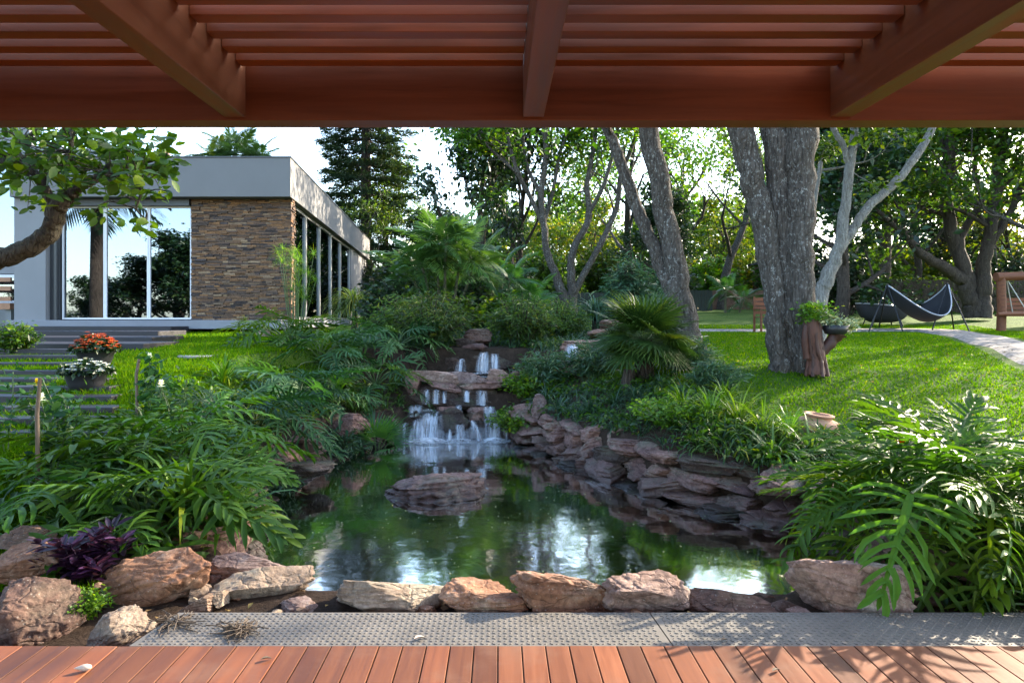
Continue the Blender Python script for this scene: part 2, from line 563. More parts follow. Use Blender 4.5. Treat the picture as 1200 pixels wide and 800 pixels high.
M['petal_white'] = leaf_mat('petal_white', (0.62, 0.64, 0.60), (0.72, 0.73, 0.70), (0.8, 0.8, 0.77), 0.25, 0.6)
M['petal_yellow'] = leaf_mat('petal_yellow', (0.45, 0.38, 0.02), (0.6, 0.5, 0.03), (0.7, 0.6, 0.05), 0.25, 0.6)
M['petal_orange'] = leaf_mat('petal_orange', (0.5, 0.16, 0.02), (0.6, 0.22, 0.03), (0.7, 0.3, 0.05), 0.25, 0.6)
M['pot_dark'] = plain_mat('pot_dark', (0.022, 0.022, 0.026), 0.45, 0, 0.2, 6, 0.1)
M['terracotta'] = plain_mat('terracotta', (0.42, 0.22, 0.13), 0.85, 0, 0.25, 7, 0.3)
M['render_wall'] = plain_mat('render_wall', (0.22, 0.22, 0.225), 0.85, 0, 0.05, 2.0, 0.25)
M['fascia'] = plain_mat('fascia_render', (0.165, 0.162, 0.160), 0.85, 0, 0.06, 1.5, 0.25)
M['slab'] = plain_mat('slab_concrete', (0.22, 0.225, 0.25), 0.8, 0, 0.08, 3.0, 0.25)
M['alu'] = plain_mat('aluminium', (0.40, 0.41, 0.42), 0.35, 0.6, 0.05, 3, 0)
M['white_frame'] = plain_mat('white_frame', (0.72, 0.72, 0.74), 0.45, 0, 0.04, 3, 0)
M['dark_frame'] = plain_mat('dark_frame', (0.05, 0.052, 0.055), 0.4, 0.3, 0.1, 3, 0)
M['room'] = plain_mat('room_dark', (0.05, 0.05, 0.055), 0.9, 0, 0.2, 1, 0)
M['balcony_wood'] = plain_mat('balcony_wood', (0.36, 0.16, 0.08), 0.5, 0, 0.2, 4, 0.1)
M['fence_dark'] = plain_mat('fence_dark', (0.018, 0.026, 0.020), 0.7, 0, 0.3, 5, 0.2)
M['black_fabric'] = plain_mat('black_fabric', (0.020, 0.021, 0.025), 0.8, 0, 0.2, 40, 0.3)
M['piping'] = plain_mat('grey_piping', (0.35, 0.36, 0.40), 0.5, 0, 0.1, 10, 0)
M['metal_dark'] = plain_mat('metal_dark', (0.03, 0.03, 0.032), 0.4, 0.7, 0.1, 10, 0)
M['rope'] = plain_mat('rope', (0.45, 0.42, 0.36), 0.9, 0, 0.1, 30, 0.3)
M['root'] = plain_mat('dry_root', (0.075, 0.055, 0.04), 0.9, 0, 0.3, 20, 0.3)
M['shell'] = plain_mat('shell', (0.45, 0.38, 0.33), 0.5, 0, 0.3, 40, 0.2)
M['brick_red'] = plain_mat('old_brick', (0.16, 0.085, 0.06), 0.9, 0, 0.35, 9, 0.4)
M['paving_old'] = plain_mat('stepping_stone', (0.22, 0.21, 0.19), 0.9, 0, 0.25, 6, 0.3)

# ledger stone cladding
m, t, p = new_mat('ledger_stone')
g = t.nodes.new("ShaderNodeNewGeometry")
r = ramp(t, [(0.0, (0.04, 0.03, 0.03)), (0.22, (0.12, 0.075, 0.05)), (0.4, (0.22, 0.11, 0.05)), (0.55, (0.085, 0.068, 0.066)),
             (0.7, (0.30, 0.15, 0.062)), (0.85, (0.14, 0.09, 0.065)), (1.0, (0.36, 0.24, 0.14))], g.outputs["Random Per Island"])
n = noise_tex(t, coords(t), 22, 8, 0.7)
dk = ramp(t, [(0.3, 0.45), (0.7, 1.1)], n)
t.links.new(mixc(t, 1.0, r.outputs[0], dk.outputs[0], 'MULTIPLY'), p.inputs["Base Color"])
p.inputs["Roughness"].default_value = 0.9
bump(t, p, n, 0.6, 0.02)
M['ledger'] = m

# mirror-like solar glass
m, t, p = new_mat('solar_glass')
gl = nd(t, "ShaderNodeBsdfGlossy", Roughness=0.012)
gl.inputs["Color"].default_value = (0.30, 0.345, 0.41, 1)
tp = t.nodes.new("ShaderNodeBsdfTransparent")
tp.inputs["Color"].default_value = (0.35, 0.4, 0.42, 1)
lw = nd(t, "ShaderNodeLayerWeight", Blend=0.35)
mr = nd(t, "ShaderNodeMapRange"); mr.inputs[3].default_value = 0.55; mr.inputs[4].default_value = 0.9
t.links.new(lw.outputs["Fresnel"], mr.inputs[0])
mx = t.nodes.new("ShaderNodeMixShader")
t.links.new(mr.outputs[0], mx.inputs[0]); t.links.new(tp.outputs[0], mx.inputs[1]); t.links.new(gl.outputs[0], mx.inputs[2])
t.links.new(mx.outputs[0], t.nodes["Material Output"].inputs["Surface"])
M['glass'] = m

# pond water: clear, green, mirror-like at low angles
def water_mat(name, tint, rough, bs):
    m, t, p = new_mat(name)
    v = coords(t, (1.0, 1.0, 1.0))
    n = noise_tex(t, v, 2.6, 3, 0.5, 0.3)
    n2 = noise_tex(t, v, 14.0, 2, 0.5)
    b1 = bump(t, None, n, bs, 0.05)
    b2 = bump(t, None, n2, bs * 0.5, 0.006, b1)
    fr = nd(t, "ShaderNodeFresnel", IOR=1.34)
    t.links.new(b2, fr.inputs["Normal"])
    gl = nd(t, "ShaderNodeBsdfGlossy", Roughness=rough)
    t.links.new(b2, gl.inputs["Normal"])
    tp = t.nodes.new("ShaderNodeBsdfTransparent")
    tp.inputs["Color"].default_value = (*tint, 1)
    mx = t.nodes.new("ShaderNodeMixShader")
    t.links.new(fr.outputs[0], mx.inputs[0]); t.links.new(tp.outputs[0], mx.inputs[1]); t.links.new(gl.outputs[0], mx.inputs[2])
    t.links.new(mx.outputs[0], t.nodes["Material Output"].inputs["Surface"])
    return m
M['water'] = water_mat('pond_water', (0.76, 0.86, 0.46), 0.07, 0.09)
M['pool'] = water_mat('pool_water', (0.55, 0.62, 0.5), 0.08, 0.25)

# falling water: white streaks that thin out to nothing
m, t, p = new_mat('falling_water')
v = coords(t, (22, 6, 1.0))
n = noise_tex(t, v, 1.0, 4, 0.6, 0.2)
uvn = t.nodes.new("ShaderNodeAttribute"); uvn.attribute_name = "fade"
a = ramp(t, [(0.34, 0.04), (0.66, 0.85)], n)
mm = nd(t, "ShaderNodeMath", operation='MULTIPLY')
t.links.new(a.outputs[0], mm.inputs[0]); t.links.new(uvn.outputs["Fac"], mm.inputs[1])
p.inputs["Base Color"].default_value = (0.74, 0.80, 0.88, 1)
p.inputs["Roughness"].default_value = 0.45
t.links.new(mm.outputs[0], p.inputs["Alpha"])
M['fall'] = m
m, t, p = new_mat('foam')
v = coords(t, (5, 5, 5))
n = noise_tex(t, v, 1.4, 6, 0.65)
uvn = t.nodes.new("ShaderNodeAttribute"); uvn.attribute_name = "fade"
a = ramp(t, [(0.30, 0.02), (0.70, 0.75)], n)
mm = nd(t, "ShaderNodeMath", operation='MULTIPLY')
t.links.new(a.outputs[0], mm.inputs[0]); t.links.new(uvn.outputs["Fac"], mm.inputs[1])
p.inputs["Base Color"].default_value = (0.74, 0.80, 0.86, 1)
p.inputs["Roughness"].default_value = 0.5
t.links.new(mm.outputs[0], p.inputs["Alpha"])
M['foam'] = m

# ground: lawn, bare soil near the banks, algae on the pond bed
m, t, p = new_mat('ground')
at = t.nodes.new("ShaderNodeAttribute"); at.attribute_name = "zone"
sep = nd(t, "ShaderNodeSeparateColor")
t.links.new(at.outputs["Color"], sep.inputs[0])
v = coords(t)
n1 = noise_tex(t, v, 0.9, 6, 0.6)
n2 = noise_tex(t, v, 42, 6, 0.7)
gr = ramp(t, [(0.3, (0.032, 0.070, 0.008)), (0.5, (0.048, 0.096, 0.010)), (0.72, (0.076, 0.122, 0.014))], n1)
g2 = ramp(t, [(0.3, 0.55), (0.7, 1.4)], n2)
gcol = mixc(t, 1.0, gr.outputs[0], g2.outputs[0], 'MULTIPLY')
so = ramp(t, [(0.3, (0.020, 0.014, 0.010)), (0.6, (0.055, 0.036, 0.025)), (0.8, (0.09, 0.062, 0.045))], noise_tex(t, v, 9, 8, 0.7))
col = mixc(t, sep.outputs[0], gcol, so.outputs[0])
al = ramp(t, [(0.34, (0.040, 0.054, 0.012)), (0.48, (0.13, 0.155, 0.024)), (0.62, (0.30, 0.32, 0.05))], noise_tex(t, coords(t, (1, 1, 1)), 1.3, 9, 0.72, 0.6))
col = mixc(t, sep.outputs[1], col, al.outputs[0])
t.links.new(col, p.inputs["Base Color"])
p.inputs["Roughness"].default_value = 0.95
p.inputs["Specular IOR Level"].default_value = 0.15
bump(t, p, n2, 0.9, 0.03)
M['ground'] = m

# cobbled path
m, t, p = new_mat('path_stone')
v = coords(t)
vo = nd(t, "ShaderNodeTexVoronoi", Scale=11.0)
t.links.new(v, vo.inputs["Vector"])
n = noise_tex(t, v, 30, 6, 0.7)
r = ramp(t, [(0.0, (0.34, 0.29, 0.25)), (0.45, (0.27, 0.23, 0.20)), (0.62, (0.13, 0.11, 0.09))], vo.outputs["Distance"])
dk = ramp(t, [(0.3, 0.7), (0.7, 1.2)], n)
t.links.new(mixc(t, 1.0, r.outputs[0], dk.outputs[0], 'MULTIPLY'), p.inputs["Base Color"])
p.inputs["Roughness"].default_value = 0.9
inv = nd(t, "ShaderNodeMath", operation='SUBTRACT'); inv.inputs[0].default_value = 1.0
t.links.new(vo.outputs["Distance"], inv.inputs[1])
bump(t, p, inv.outputs[0], 0.6, 0.03)
M['path'] = m

# ------------------------------------------------------------------ terrain
WZ = -0.25
POND = np.array([(-1.45, 4.2), (-1.68, 4.6), (-1.95, 5.3), (-2.30, 6.8), (-2.20, 8.2), (-1.98, 9.3), (-1.45, 9.9), (0.10, 10.0), (0.62, 9.0),
                 (1.13, 7.87), (1.49, 6.9), (2.13, 6.25), (2.5, 5.9), (2.62, 5.1), (2.2, 4.4), (1.6, 4.18), (0.2, 4.14)])


def pond_sd(x, y):
    """signed distance to the pond outline, negative inside"""
    x = np.asarray(x, float); y = np.asarray(y, float)
    d = np.full(x.shape, 1e9)
    inside = np.zeros(x.shape, bool)
    n = len(POND)
    for i in range(n):
        ax, ay = POND[i]; bx, by = POND[(i + 1) % n]
        ex, ey = bx - ax, by - ay
        tt = np.clip(((x - ax) * ex + (y - ay) * ey) / (ex * ex + ey * ey), 0, 1)
        d = np.minimum(d, np.hypot(x - ax - tt * ex, y - ay - tt * ey))
        c = ((ay > y) != (by > y)) & (x < (bx - ax) * (y - ay) / (by - ay + 1e-12) + ax)
        inside ^= c
    return np.where(inside, -d, d)


LP = ([-60, 3.2, 4.0, 5.0, 6.4, 8.0, 9.5, 12.0, 15.0, 22, 40, 150], [-0.2, -0.12, -0.04, 0.10, 0.40, 0.76, 0.98, 1.05, 1.22, 1.30, 1.5, 1.6])
RP = ([-60, 3.4, 4.5, 6.2, 7.5, 9.5, 12.0, 14.0, 20.0, 27.0, 35.0, 60, 150], [-0.2, -0.12, -0.02, 0.10, 0.40, 0.80, 0.98, 1.05, 1.20, 1.72, 2.1, 2.3, 2.4])


def sstep(a, b, x):
    t = np.clip((x - a) / (b - a), 0, 1)
    return t * t * (3 - 2 * t)


def terrain(x, y, carve=True):
    x = np.asarray(x, float); y = np.asarray(y, float)
    zl = np.interp(y, *LP)
    zr = np.interp(y, *RP)
    w = sstep(-2.0, 2.0, x)
    z = zl * (1 - w) + zr * w
    z = z + 0.03 * np.sin(x * 0.9 + y * 0.5) * np.sin(y * 0.7) * sstep(5, 9, y) * sstep(30, 20, y)
    if carve:
        # the stream bed above the pond
        sx = sstep(-1.75, -1.35, x) * sstep(0.62, 0.30, x)
        st = np.where(y < 10.55, 0.05, np.where(y < 11.9, 0.42, 5.0))
        z = np.where((y > 9.6) & (y < 11.9), z * (1 - sx) + np.minimum(z, st) * sx, z)
        s = pond_sd(x, y)
        z = np.where((y > 3.9) & (s < 2.2), np.minimum(z, 0.20 + 0.46 * np.clip(s - 0.3, 0, 9) + 2.0 * sstep(1.6, 2.2, s)), z)
        bed = WZ - 0.12 - 0.30 * sstep(0.0, -0.9, s)
        k = sstep(0.02, 0.24, s)
        z = np.where(s < 0.30, bed * (1 - k) + np.minimum(z, 9) * k, z)
    return z


def g(x, y):
    return float(terrain(np.array([x]), np.array([y]))[0])


def G(px, d, dz=0.0):
    x = X(px, d)
    return Vector((x, d, g(x, d) + dz))


def hit(px, py):
    """where the line of sight through px, py meets the ground"""
    d = np.linspace(3.0, 70, 3000)
    x = (px - 585) / 800 * d
    z = EYE - (py - 375) / 800 * d
    b = np.nonzero(z < terrain(x, d))[0]
    i = b[0] if len(b) else len(d) - 1
    return Vector((x[i], d[i], g(x[i], d[i])))


def axis_lines(knots):
    out = []
    for a, b, s in knots:
        out += list(np.arange(a, b, s))
    out.append(knots[-1][1])
    return np.array(out)


xs = axis_lines([(-160, -40, 15), (-40, -14, 2), (-14, -4, 0.3), (-4, 4.5, 0.09), (4.5, 16, 0.3), (16, 40, 2), (40, 160, 15)])
ys = axis_lines([(-60, -6, 6), (-6, 3.2, 0.8), (3.2, 12.4, 0.09), (12.4, 24, 0.3), (24, 50, 1.5), (50, 200, 15)])
GX, GY = np.meshgrid(xs, ys)
GZ = terrain(GX, GY)
SD = pond_sd(GX, GY)
mb = MB()
ny, nx = GX.shape
i = np.arange(ny - 1)[:, None] * nx; j = np.arange(nx - 1)[None, :]
mb.add(np.stack([GX, GY, GZ], -1).reshape(-1, 3), np.stack([i + j, i + j + 1, i + nx + j + 1, i + nx + j], -1).reshape(-1, 4))
ground = mb.build('ground', M['ground'])
tag(ground, kind='structure')
soil = np.clip(1 - (SD - 0.9) / 0.5, 0, 1)
soil = np.maximum(soil, sstep(4.3, 3.9, GY))
soil = np.maximum(soil, sstep(2.2, 1.7, np.abs(GX + 0.6)) * sstep(9, 9.8, GY) * sstep(15.5, 14, GY))
bedm = np.clip(-SD / 0.08, 0, 1)
ca = ground.data.color_attributes.new("zone", 'FLOAT_COLOR', 'POINT')
buf = np.zeros((ny * nx, 4), np.float32)
buf[:, 0] = soil.ravel(); buf[:, 1] = bedm.ravel(); buf[:, 3] = 1
ca.data.foreach_set("color", buf.ravel())

# pond water
mb = MB()
cen = POND.mean(0)
P2 = smooth_path(np.vstack([POND, POND[:1]]), 4)[:-1]
P2 = cen + (P2 - cen) * 1.03
n = len(P2)
mb.add([(cen[0], cen[1], WZ)] + [(p_[0], p_[1], WZ) for p_ in P2], [(0, k + 1, (k + 1) % n + 1) for k in range(n)])
tag(mb.build('pond_water', M['water']), kind='structure')
mb = MB()
pl = [(-1.25, 10.75), (0.25, 10.75), (0.35, 11.4), (0.1, 11.75), (-0.9, 11.75), (-1.3, 11.4)]
mb.add([(x, y, 0.60) for x, y in pl], [(0, k, k + 1) for k in range(1, 5)])
tag(mb.build('upper_pool_water', M['pool']), kind='structure')
mb = MB()
pl = [(-1.35, 10.12), (0.08, 10.12), (0.1, 10.5), (-1.35, 10.5)]
mb.add([(x, y, 0.115) for x, y in pl], [(0, 1, 2, 3)])
tag(mb.build('cascade_shelf_water', M['pool']), kind='structure')


def draped(name, left, right, mat, lift=0.012, n=6, cross=6):
    """a path laid on the ground between two edge lines"""
    L_ = smooth_path(left, n); R_ = smooth_path(right, n)
    mb = MB()
    tt = np.linspace(0, 1, cross)
    V = L_[:, None, :] * (1 - tt)[None, :, None] + R_[:, None, :] * tt[None, :, None]
    z = terrain(V[..., 0], V[..., 1]) + lift
    z[:, 0] -= lift * 3; z[:, -1] -= lift * 3
    VV = np.stack([V[..., 0], V[..., 1], z], -1).reshape(-1, 3)
    a = np.arange(len(L_) - 1)[:, None] * cross; b = np.arange(cross - 1)[None, :]
    mb.add(VV, np.stack([a + b, a + b + 1, a + cross + b + 1, a + cross + b], -1).reshape(-1, 4))
    return tag(mb.build(name, mat), kind='structure')


draped('path', [hit(*q) for q in [(812, 385.5), (900, 385.5), (1000, 385.5), (1075, 385.5), (1120, 386), (1160, 391), (1200, 398), (1260, 410)]],
       [hit(*q) for q in [(812, 389), (900, 389), (1000, 389), (1075, 389.5), (1112, 397), (1150, 411), (1190, 432), (1250, 470)]], M['path'], 0.035, 8)

# ------------------------------------------------------------------ deck and plates
rs = np.random.default_rng(3)
mb = MB()
bw = 0.1095
x = -8.0
while x < 8.0:
    mb.box((x + bw / 2, -1.43, -0.016 + rs.normal(0, 0.0006)), (bw - 0.0055, 9.16, 0.030))
    x += bw
deck = mb.build('deck', M['deck'], smooth=False, bevel=0.0025)
tag(deck, kind='structure')
mb = MB()
mb.box((0, -1.45, -0.075), (16.0, 9.05, 0.08))
o = mb.build('deck_joists', M['sleeper'], smooth=False)
tag(o, kind='structure')


def checker(name, poly, label):
    """a plate with raised diamond lugs"""
    mb = MB()
    zt = -0.012
    mb.prism(poly, zt - 0.02, zt)
    lug = np.array([(-0.5, 0, 0), (0, -0.5, 0), (0.5, 0, 0), (0, 0.5, 0), (-0.32, 0, 1), (0, -0.3, 1), (0.32, 0, 1), (0, 0.3, 1)])
    lf = np.array([(4, 5, 6, 7), (0, 1, 5, 4), (1, 2, 6, 5), (2, 3, 7, 6), (3, 0, 4, 7)])
    P = np.array(poly)
    x0, y0 = P.min(0); x1, y1 = P.max(0)
    mats, locs = [], []
    pit = 0.027
    for a in range(int((x1 - x0) / pit) + 1):
        for b in range(int((y1 - y0) / pit) + 1):
            px_, py_ = x0 + 0.02 + a * pit, y0 + 0.02 + b * pit
            ok = True
            for k in range(len(P)):
                e = P[(k + 1) % len(P)] - P[k]
                nrm = np.array((-e[1], e[0])) / np.hypot(*e)
                if (np.array((px_, py_)) - P[k]).dot(nrm) < 0.018: ok = False
            if not ok: continue
            an = R(38) if (a + b) % 2 else R(-38)
            c, s = math.cos(an), math.sin(an)
            mats.append(np.array([(c * 0.023, -s * 0.0075, 0), (s * 0.023, c * 0.0075, 0), (0, 0, 0.0035)]))
            locs.append((px_, py_, zt))
    mb.inst(lug, lf, np.array(mats), np.array(locs))
    o = mb.build(name, M['plate'], smooth=False)
    return tag(o, label, 'metal plate', 'checker plates along the deck edge')


checker('checker_plate', [(-1.72, 3.17), (0.805, 3.17), (0.775, 3.535), (-1.66, 3.535)], 'grey checker plate with dry roots lying on its left end')
checker('checker_plate', [(0.812, 3.17), (3.3, 3.17), (3.0, 3.50), (2.7, 3.535), (0.782, 3.535)], 'grey checker plate in leaf shadow below the big philodendron')

# ------------------------------------------------------------------ pergola
perg = empty('pergola', (0, 0, 0), 'red brown timber pergola with slatted roof over the deck', 'pergola')
mb = MB(); mb.box((0, 3.365, 2.605), (9.6, 0.13, 0.28)); mb.build('front_beam', M['pergola'], perg, smooth=False, bevel=0.004)
mb = MB(); mb.box((0, -4.0, 2.595), (9.6, 0.13, 0.26)); mb.build('rear_beam', M['pergola'], perg, smooth=False, bevel=0.004)
for rx in (-4.25, -2.76, -1.275, 0.165, 1.65, 3.13, 4.4):
    mb = MB(); mb.box((rx, -0.32, 2.628), (0.1, 7.24, 0.30)); mb.build('rafter', M['pergola_y'], perg, smooth=False, bevel=0.003)
RX = (-4.25, -2.76, -1.275, 0.165, 1.65, 3.13, 4.4)
for k in range(44):
    y = 3.163 + 0.037 - k * 0.157
    mb = MB()
    for a, b in zip(RX[:-1], RX[1:]):
        mb.box(((a + b) / 2, y, 2.745), (b - a - 0.105, 0.076, 0.085))
    mb.build('slat', M['pergola'], perg, smooth=False, bevel=0.002)
for sx, sy in ((-4.4, 3.365), (4.55, 3.365), (-4.4, -4.0), (4.55, -4.0)):
    mb = MB(); mb.box((sx, sy, 1.17), (0.14, 0.14, 2.58)); mb.build('post', M['redwood'], perg, smooth=False, bevel=0.004)

# ------------------------------------------------------------------ house
HZ0, HZ1 = 1.50, 4.30
HY = 15.8


def side(x, y):
    """the side wall runs slightly leftwards with depth"""
    return x - 0.08 * (y - HY)


house = empty('flat_roofed_house', (-7.5, HY, 0), 'grey flat roofed house with mirror windows and a stacked stone panel', 'house')


def hp(name, mbx, mat, parent=None, smooth=False, bevel=0.0):
    o = mbx.build(name, mat, house if parent is None else parent, smooth=smooth, bevel=bevel)
    if parent is None: o.matrix_parent_inverse = Matrix.Translation((7.5, -HY, 0))
    return o


xr = -4.74
xl = -11.1
# base slab
mb = MB()
mb.prism([(xl - 0.05, HY - 0.35), (xr - 0.2, HY - 0.35), (xr - 0.15, HY + 0.1), (side(xr - 0.1, 31.6), 31.6), (xl, 31.6)], 1.30, HZ0)
hp('base_slab', mb, M['slab'], bevel=0.01)
# fascia band, roof deck
mb = MB()
ov = 0.06
mb.prism([(xl - 0.02, HY - 0.30), (xr, HY - 0.30), (side(xr, 31.7), 31.7), (xl - 0.02, 31.7)], HZ1, 5.19)
hp('fascia', mb, M['fascia'], bevel=0.008)
mb = MB()
mb.prism([(xl - 0.04, HY - 0.32), (xr + 0.02, HY - 0.32), (side(xr + 0.02, 31.72), 31.72), (xl - 0.04, 31.72)], 5.19, 5.215)
hp('coping', mb, M['dark_frame'])
# walls
mb = MB()
mb.box((xl + 0.34, HY + 0.1, (HZ0 + HZ1) / 2), (0.72, 0.5, HZ1 - HZ0))
hp('wall', mb, M['render_wall'])
mb = MB()
mb.prism([(side(xr - 0.15, 26.4), 26.4), (side(xr - 0.15, 31.5), 31.5), (side(xr - 0.5, 31.5), 31.5), (side(xr - 0.5, 26.4), 26.4)], HZ0, HZ1)
hp('wall', mb, M['render_wall'])
mb = MB(); mb.box(((xl - 6.2) / 2, 31.3, (HZ0 + HZ1) / 2), (-6.2 - xl - 0.1, 0.3, HZ1 - HZ0)); hp('wall', mb, M['room'])
mb = MB(); mb.box((xl + 0.15, 23.6, (HZ0 + HZ1) / 2), (0.25, 15.0, HZ1 - HZ0)); hp('wall', mb, M['room'])
mb = MB(); mb.box((-8.7, 19.0, (HZ0 + HZ1) / 2), (3.0, 0.2, HZ1 - HZ0)); hp('inner_wall', mb, M['room'])
# ledger stone panel: single stones of different depth
rs = np.random.default_rng(5)
mb = MB()
mb.box(((-7.14 + xr - 0.12) / 2, HY + 0.14, (HZ0 + HZ1) / 2), (xr - 0.14 + 7.14, 0.14, HZ1 - HZ0 - 0.01))


def ledger_rows(p0, p1, nrm, z0, z1):
    p0, p1, nrm = np.array(p0), np.array(p1), np.array(nrm)
    L_ = np.linalg.norm(p1 - p0); e = (p1 - p0) / L_
    z = z0
    while z < z1 - 0.005:
        h = min(rs.uniform(0.025, 0.048), z1 - z)
        s = 0.0
        while s < L_ - 0.01:
            w = min(rs.uniform(0.07, 0.30), L_ - s)
            dd = rs.uniform(0.01, 0.05)
            a, b = p0 + e * (s + 0.002), p0 + e * (s + w - 0.002)
            mb.prism([tuple(a), tuple(b), tuple(b + nrm * dd), tuple(a + nrm * dd)][::-1] if False else [tuple(a + nrm * dd), tuple(b + nrm * dd), tuple(b), tuple(a)], z + 0.0015, z + h - 0.0015)
            s += w
        z += h


ledger_rows((-7.15, HY + 0.065), (xr - 0.10, HY + 0.065), (0, -1), HZ0, HZ1)
ledger_rows((xr - 0.10, HY + 0.02), (side(xr - 0.10, HY + 0.42), HY + 0.42), (1, 0.08), HZ0, HZ1)
hp('stone_panel', mb, M['ledger'])


def window(p0, p1, z0, z1, th, fr, frame_m, inset=0.0):
    """frame with a pane; p0,p1 ground plan ends"""
    p0 = np.array(p0, float); p1 = np.array(p1, float)
    e = (p1 - p0); L_ = np.linalg.norm(e); e /= L_
    ang = math.atan2(e[1], e[0])
    c, s = math.cos(ang), math.sin(ang)
    rot = np.array([(c, -s, 0), (s, c, 0), (0, 0, 1)])
    mid = (p0 + p1) / 2
    mb = MB()
    zc = (z0 + z1) / 2
    mb.box((p0[0] + e[0] * fr / 2, p0[1] + e[1] * fr / 2, zc), (fr, th, z1 - z0), rot)
    mb.box((p1[0] - e[0] * fr / 2, p1[1] - e[1] * fr / 2, zc), (fr, th, z1 - z0), rot)
    mb.box((mid[0], mid[1], z0 + fr / 2), (L_ - 2 * fr, th, fr), rot)
    mb.box((mid[0], mid[1], z1 - fr / 2), (L_ - 2 * fr, th, fr), rot)
    w = hp('window', mb, frame_m)
    mb = MB(); mb.box((mid[0], mid[1], zc), (L_ - 2 * fr + 0.01, 0.012, z1 - z0 - 2 * fr + 0.01), rot)
    hp('pane', mb, M['glass'], parent=w)
    return w


wx = [-10.18, -9.18, -8.165, -7.16]
for a, b in zip(wx[:-1], wx[1:]):
    window((a + 0.003, HY + 0.13), (b - 0.003, HY + 0.13), HZ0 + 0.02, HZ1 - 0.16, 0.07, 0.035, M['white_frame'])
mb = MB(); mb.box((-8.67, HY + 0.10, HZ1 - 0.08), (3.02, 0.3, 0.155)); hp('window_head', mb, M['dark_frame'])
mb = MB(); mb.box((-10.30, HY + 0.12, (HZ0 + HZ1) / 2), (0.2, 0.22, HZ1 - HZ0 - 0.01)); mb.box((-10.24, HY - 0.02, (HZ0 + HZ1) / 2), (0.06, 0.08, HZ1 - HZ0 - 0.01)); hp('side_frame', mb, M['dark_frame'])
dd = [16.25, 18.0, 20.0, 22.0, 24.0, 26.35]
for a, b in zip(dd[:-1], dd[1:]):
    window((side(xr - 0.22, a), a + 0.003), (side(xr - 0.22, b), b - 0.003), HZ0 + 0.01, HZ1 - 0.02, 0.10, 0.07, M['alu'])
# roof vents and a lantern on the roof
for px_ in (267, 312):
    mb = MB()
    mb.lathe([(0.36, 0), (0.36, 0.10), (0.42, 0.11), (0.40, 0.17), (0.25, 0.22), (0.0, 0.24)], 20, (X(px_, 17.0), 17.0, 5.2))
    hp('roof_vent', mb, M['dark_frame'], smooth=True)
mb = MB(); mb.lathe([(0.22, 0), (0.22, 0.12), (0.08, 0.55), (0.0, 0.6)], 16, (X(193, 17.0), 17.0, 5.2)); hp('chimney_cowl', mb, M['terracotta'], smooth=True)

# house behind on the left, with balcony boards
wing = empty('balcony_house', (-13.4, 18.5, 0), 'pale house at the left edge with tall window over timber balcony rails', 'house')


def wp(name, mbx, mat, parent=None):
    o = mbx.build(name, mat, wing if parent is None else parent, smooth=False)
    if parent is None: o.matrix_parent_inverse = Matrix.Translation((13.4, -18.5, 0))
    return o


yb = 18.4
mb = MB()
mb.box((-12.3, yb + 0.2, 3.2), (0.9, 0.3, 6.0))
mb.box((-14.8, yb + 0.2, 3.00), (4.2, 0.3, 0.5))
mb.box((-14.8, yb + 0.2, 6.3), (4.2, 0.3, 1.2))
mb.box((-14.8, yb + 3.2, 3.4), (6, 0.3, 7.0))
wp('wall', mb, M['render_wall'])
for (z0, z1) in ((3.3, 5.65), (1.95, 2.72)):
    mb = MB()
    x0, x1 = -14.8, -12.76
    mb.box((x0 + 0.04, yb, (z0 + z1) / 2), (0.08, 0.1, z1 - z0)); mb.box((x1 - 0.04, yb, (z0 + z1) / 2), (0.08, 0.1, z1 - z0))
    mb.box(((x0 + x1) / 2, yb, z0 + 0.04), (x1 - x0 - 0.16, 0.1, 0.08)); mb.box(((x0 + x1) / 2, yb, z1 - 0.04), (x1 - x0 - 0.16, 0.1, 0.08))
    w = wp('window', mb, M['white_frame'])
    mb = MB(); mb.box(((x0 + x1) / 2, yb, (z0 + z1) / 2), (x1 - x0 - 0.15, 0.012, z1 - z0 - 0.15)); wp('pane', mb, M['glass'], w)
mb = MB()
for z in (2.55, 2.32, 2.05):
    mb.box((-14.2, yb - 0.7, z), (3.1, 0.06, 0.11))
mb.box((-14.2, yb - 0.5, 1.86), (3.1, 0.5, 0.16))
wp('balcony_rail', mb, M['balcony_wood'])
mb = MB(); mb.box((-12.75, yb - 0.6, 1.3), (0.14, 0.14, 1.1)); wp('post', mb, M['render_wall'])

# ------------------------------------------------------------------ dark timber steps
def step(name, x0, x1, y0, y1, zt, th, label):
    mb = MB()
    mb.box(((x0 + x1) / 2, (y0 + y1) / 2, zt - th / 2), (x1 - x0, y1 - y0, th))
    o = mb.build(name, M['sleeper'], smooth=False, bevel=0.008)
    return tag(o, label, 'step', 'dark timber steps up to the house')


words = ['topmost broad dark timber step, just under the house slab', 'second broad dark timber step below the house slab',
         'third broad dark timber step below the house slab', 'lowest of the four broad dark timber steps, above the grass']
specs = [(382.5, 200, 14.6), (388, 185, 13.2), (395, 178, 11.8), (402.5, 168, 10.6)]
for (py, pr, d), lb in zip(specs, words):
    z = EYE - (py - 375) / 800 * d
    step('timber_step', X(-160, d), X(pr, d), d, d + 1.2, z, 0.13, lb)
ordn = ['first', 'second', 'third', 'fourth', 'fifth', 'sixth', 'seventh', 'eighth', 'ninth', 'tenth']
ysl = [(409, 9.75), (416.5, 9.3), (425, 8.85), (434, 8.42), (443.5, 8.02), (453, 7.65), (464, 7.3), (477, 6.95), (490, 6.65), (506, 6.38)]
for k, (py, d) in enumerate(ysl):
    z = EYE - (py - 375) / 800 * d
    step('timber_sleeper', X(-220, d), X(118 + 2 * k, d), d, d + 0.24, z, 0.14,
         f'{ordn[k]} dark timber sleeper step in the grass, counted down from the house')
    # earth under the sleeper comes from the terrain

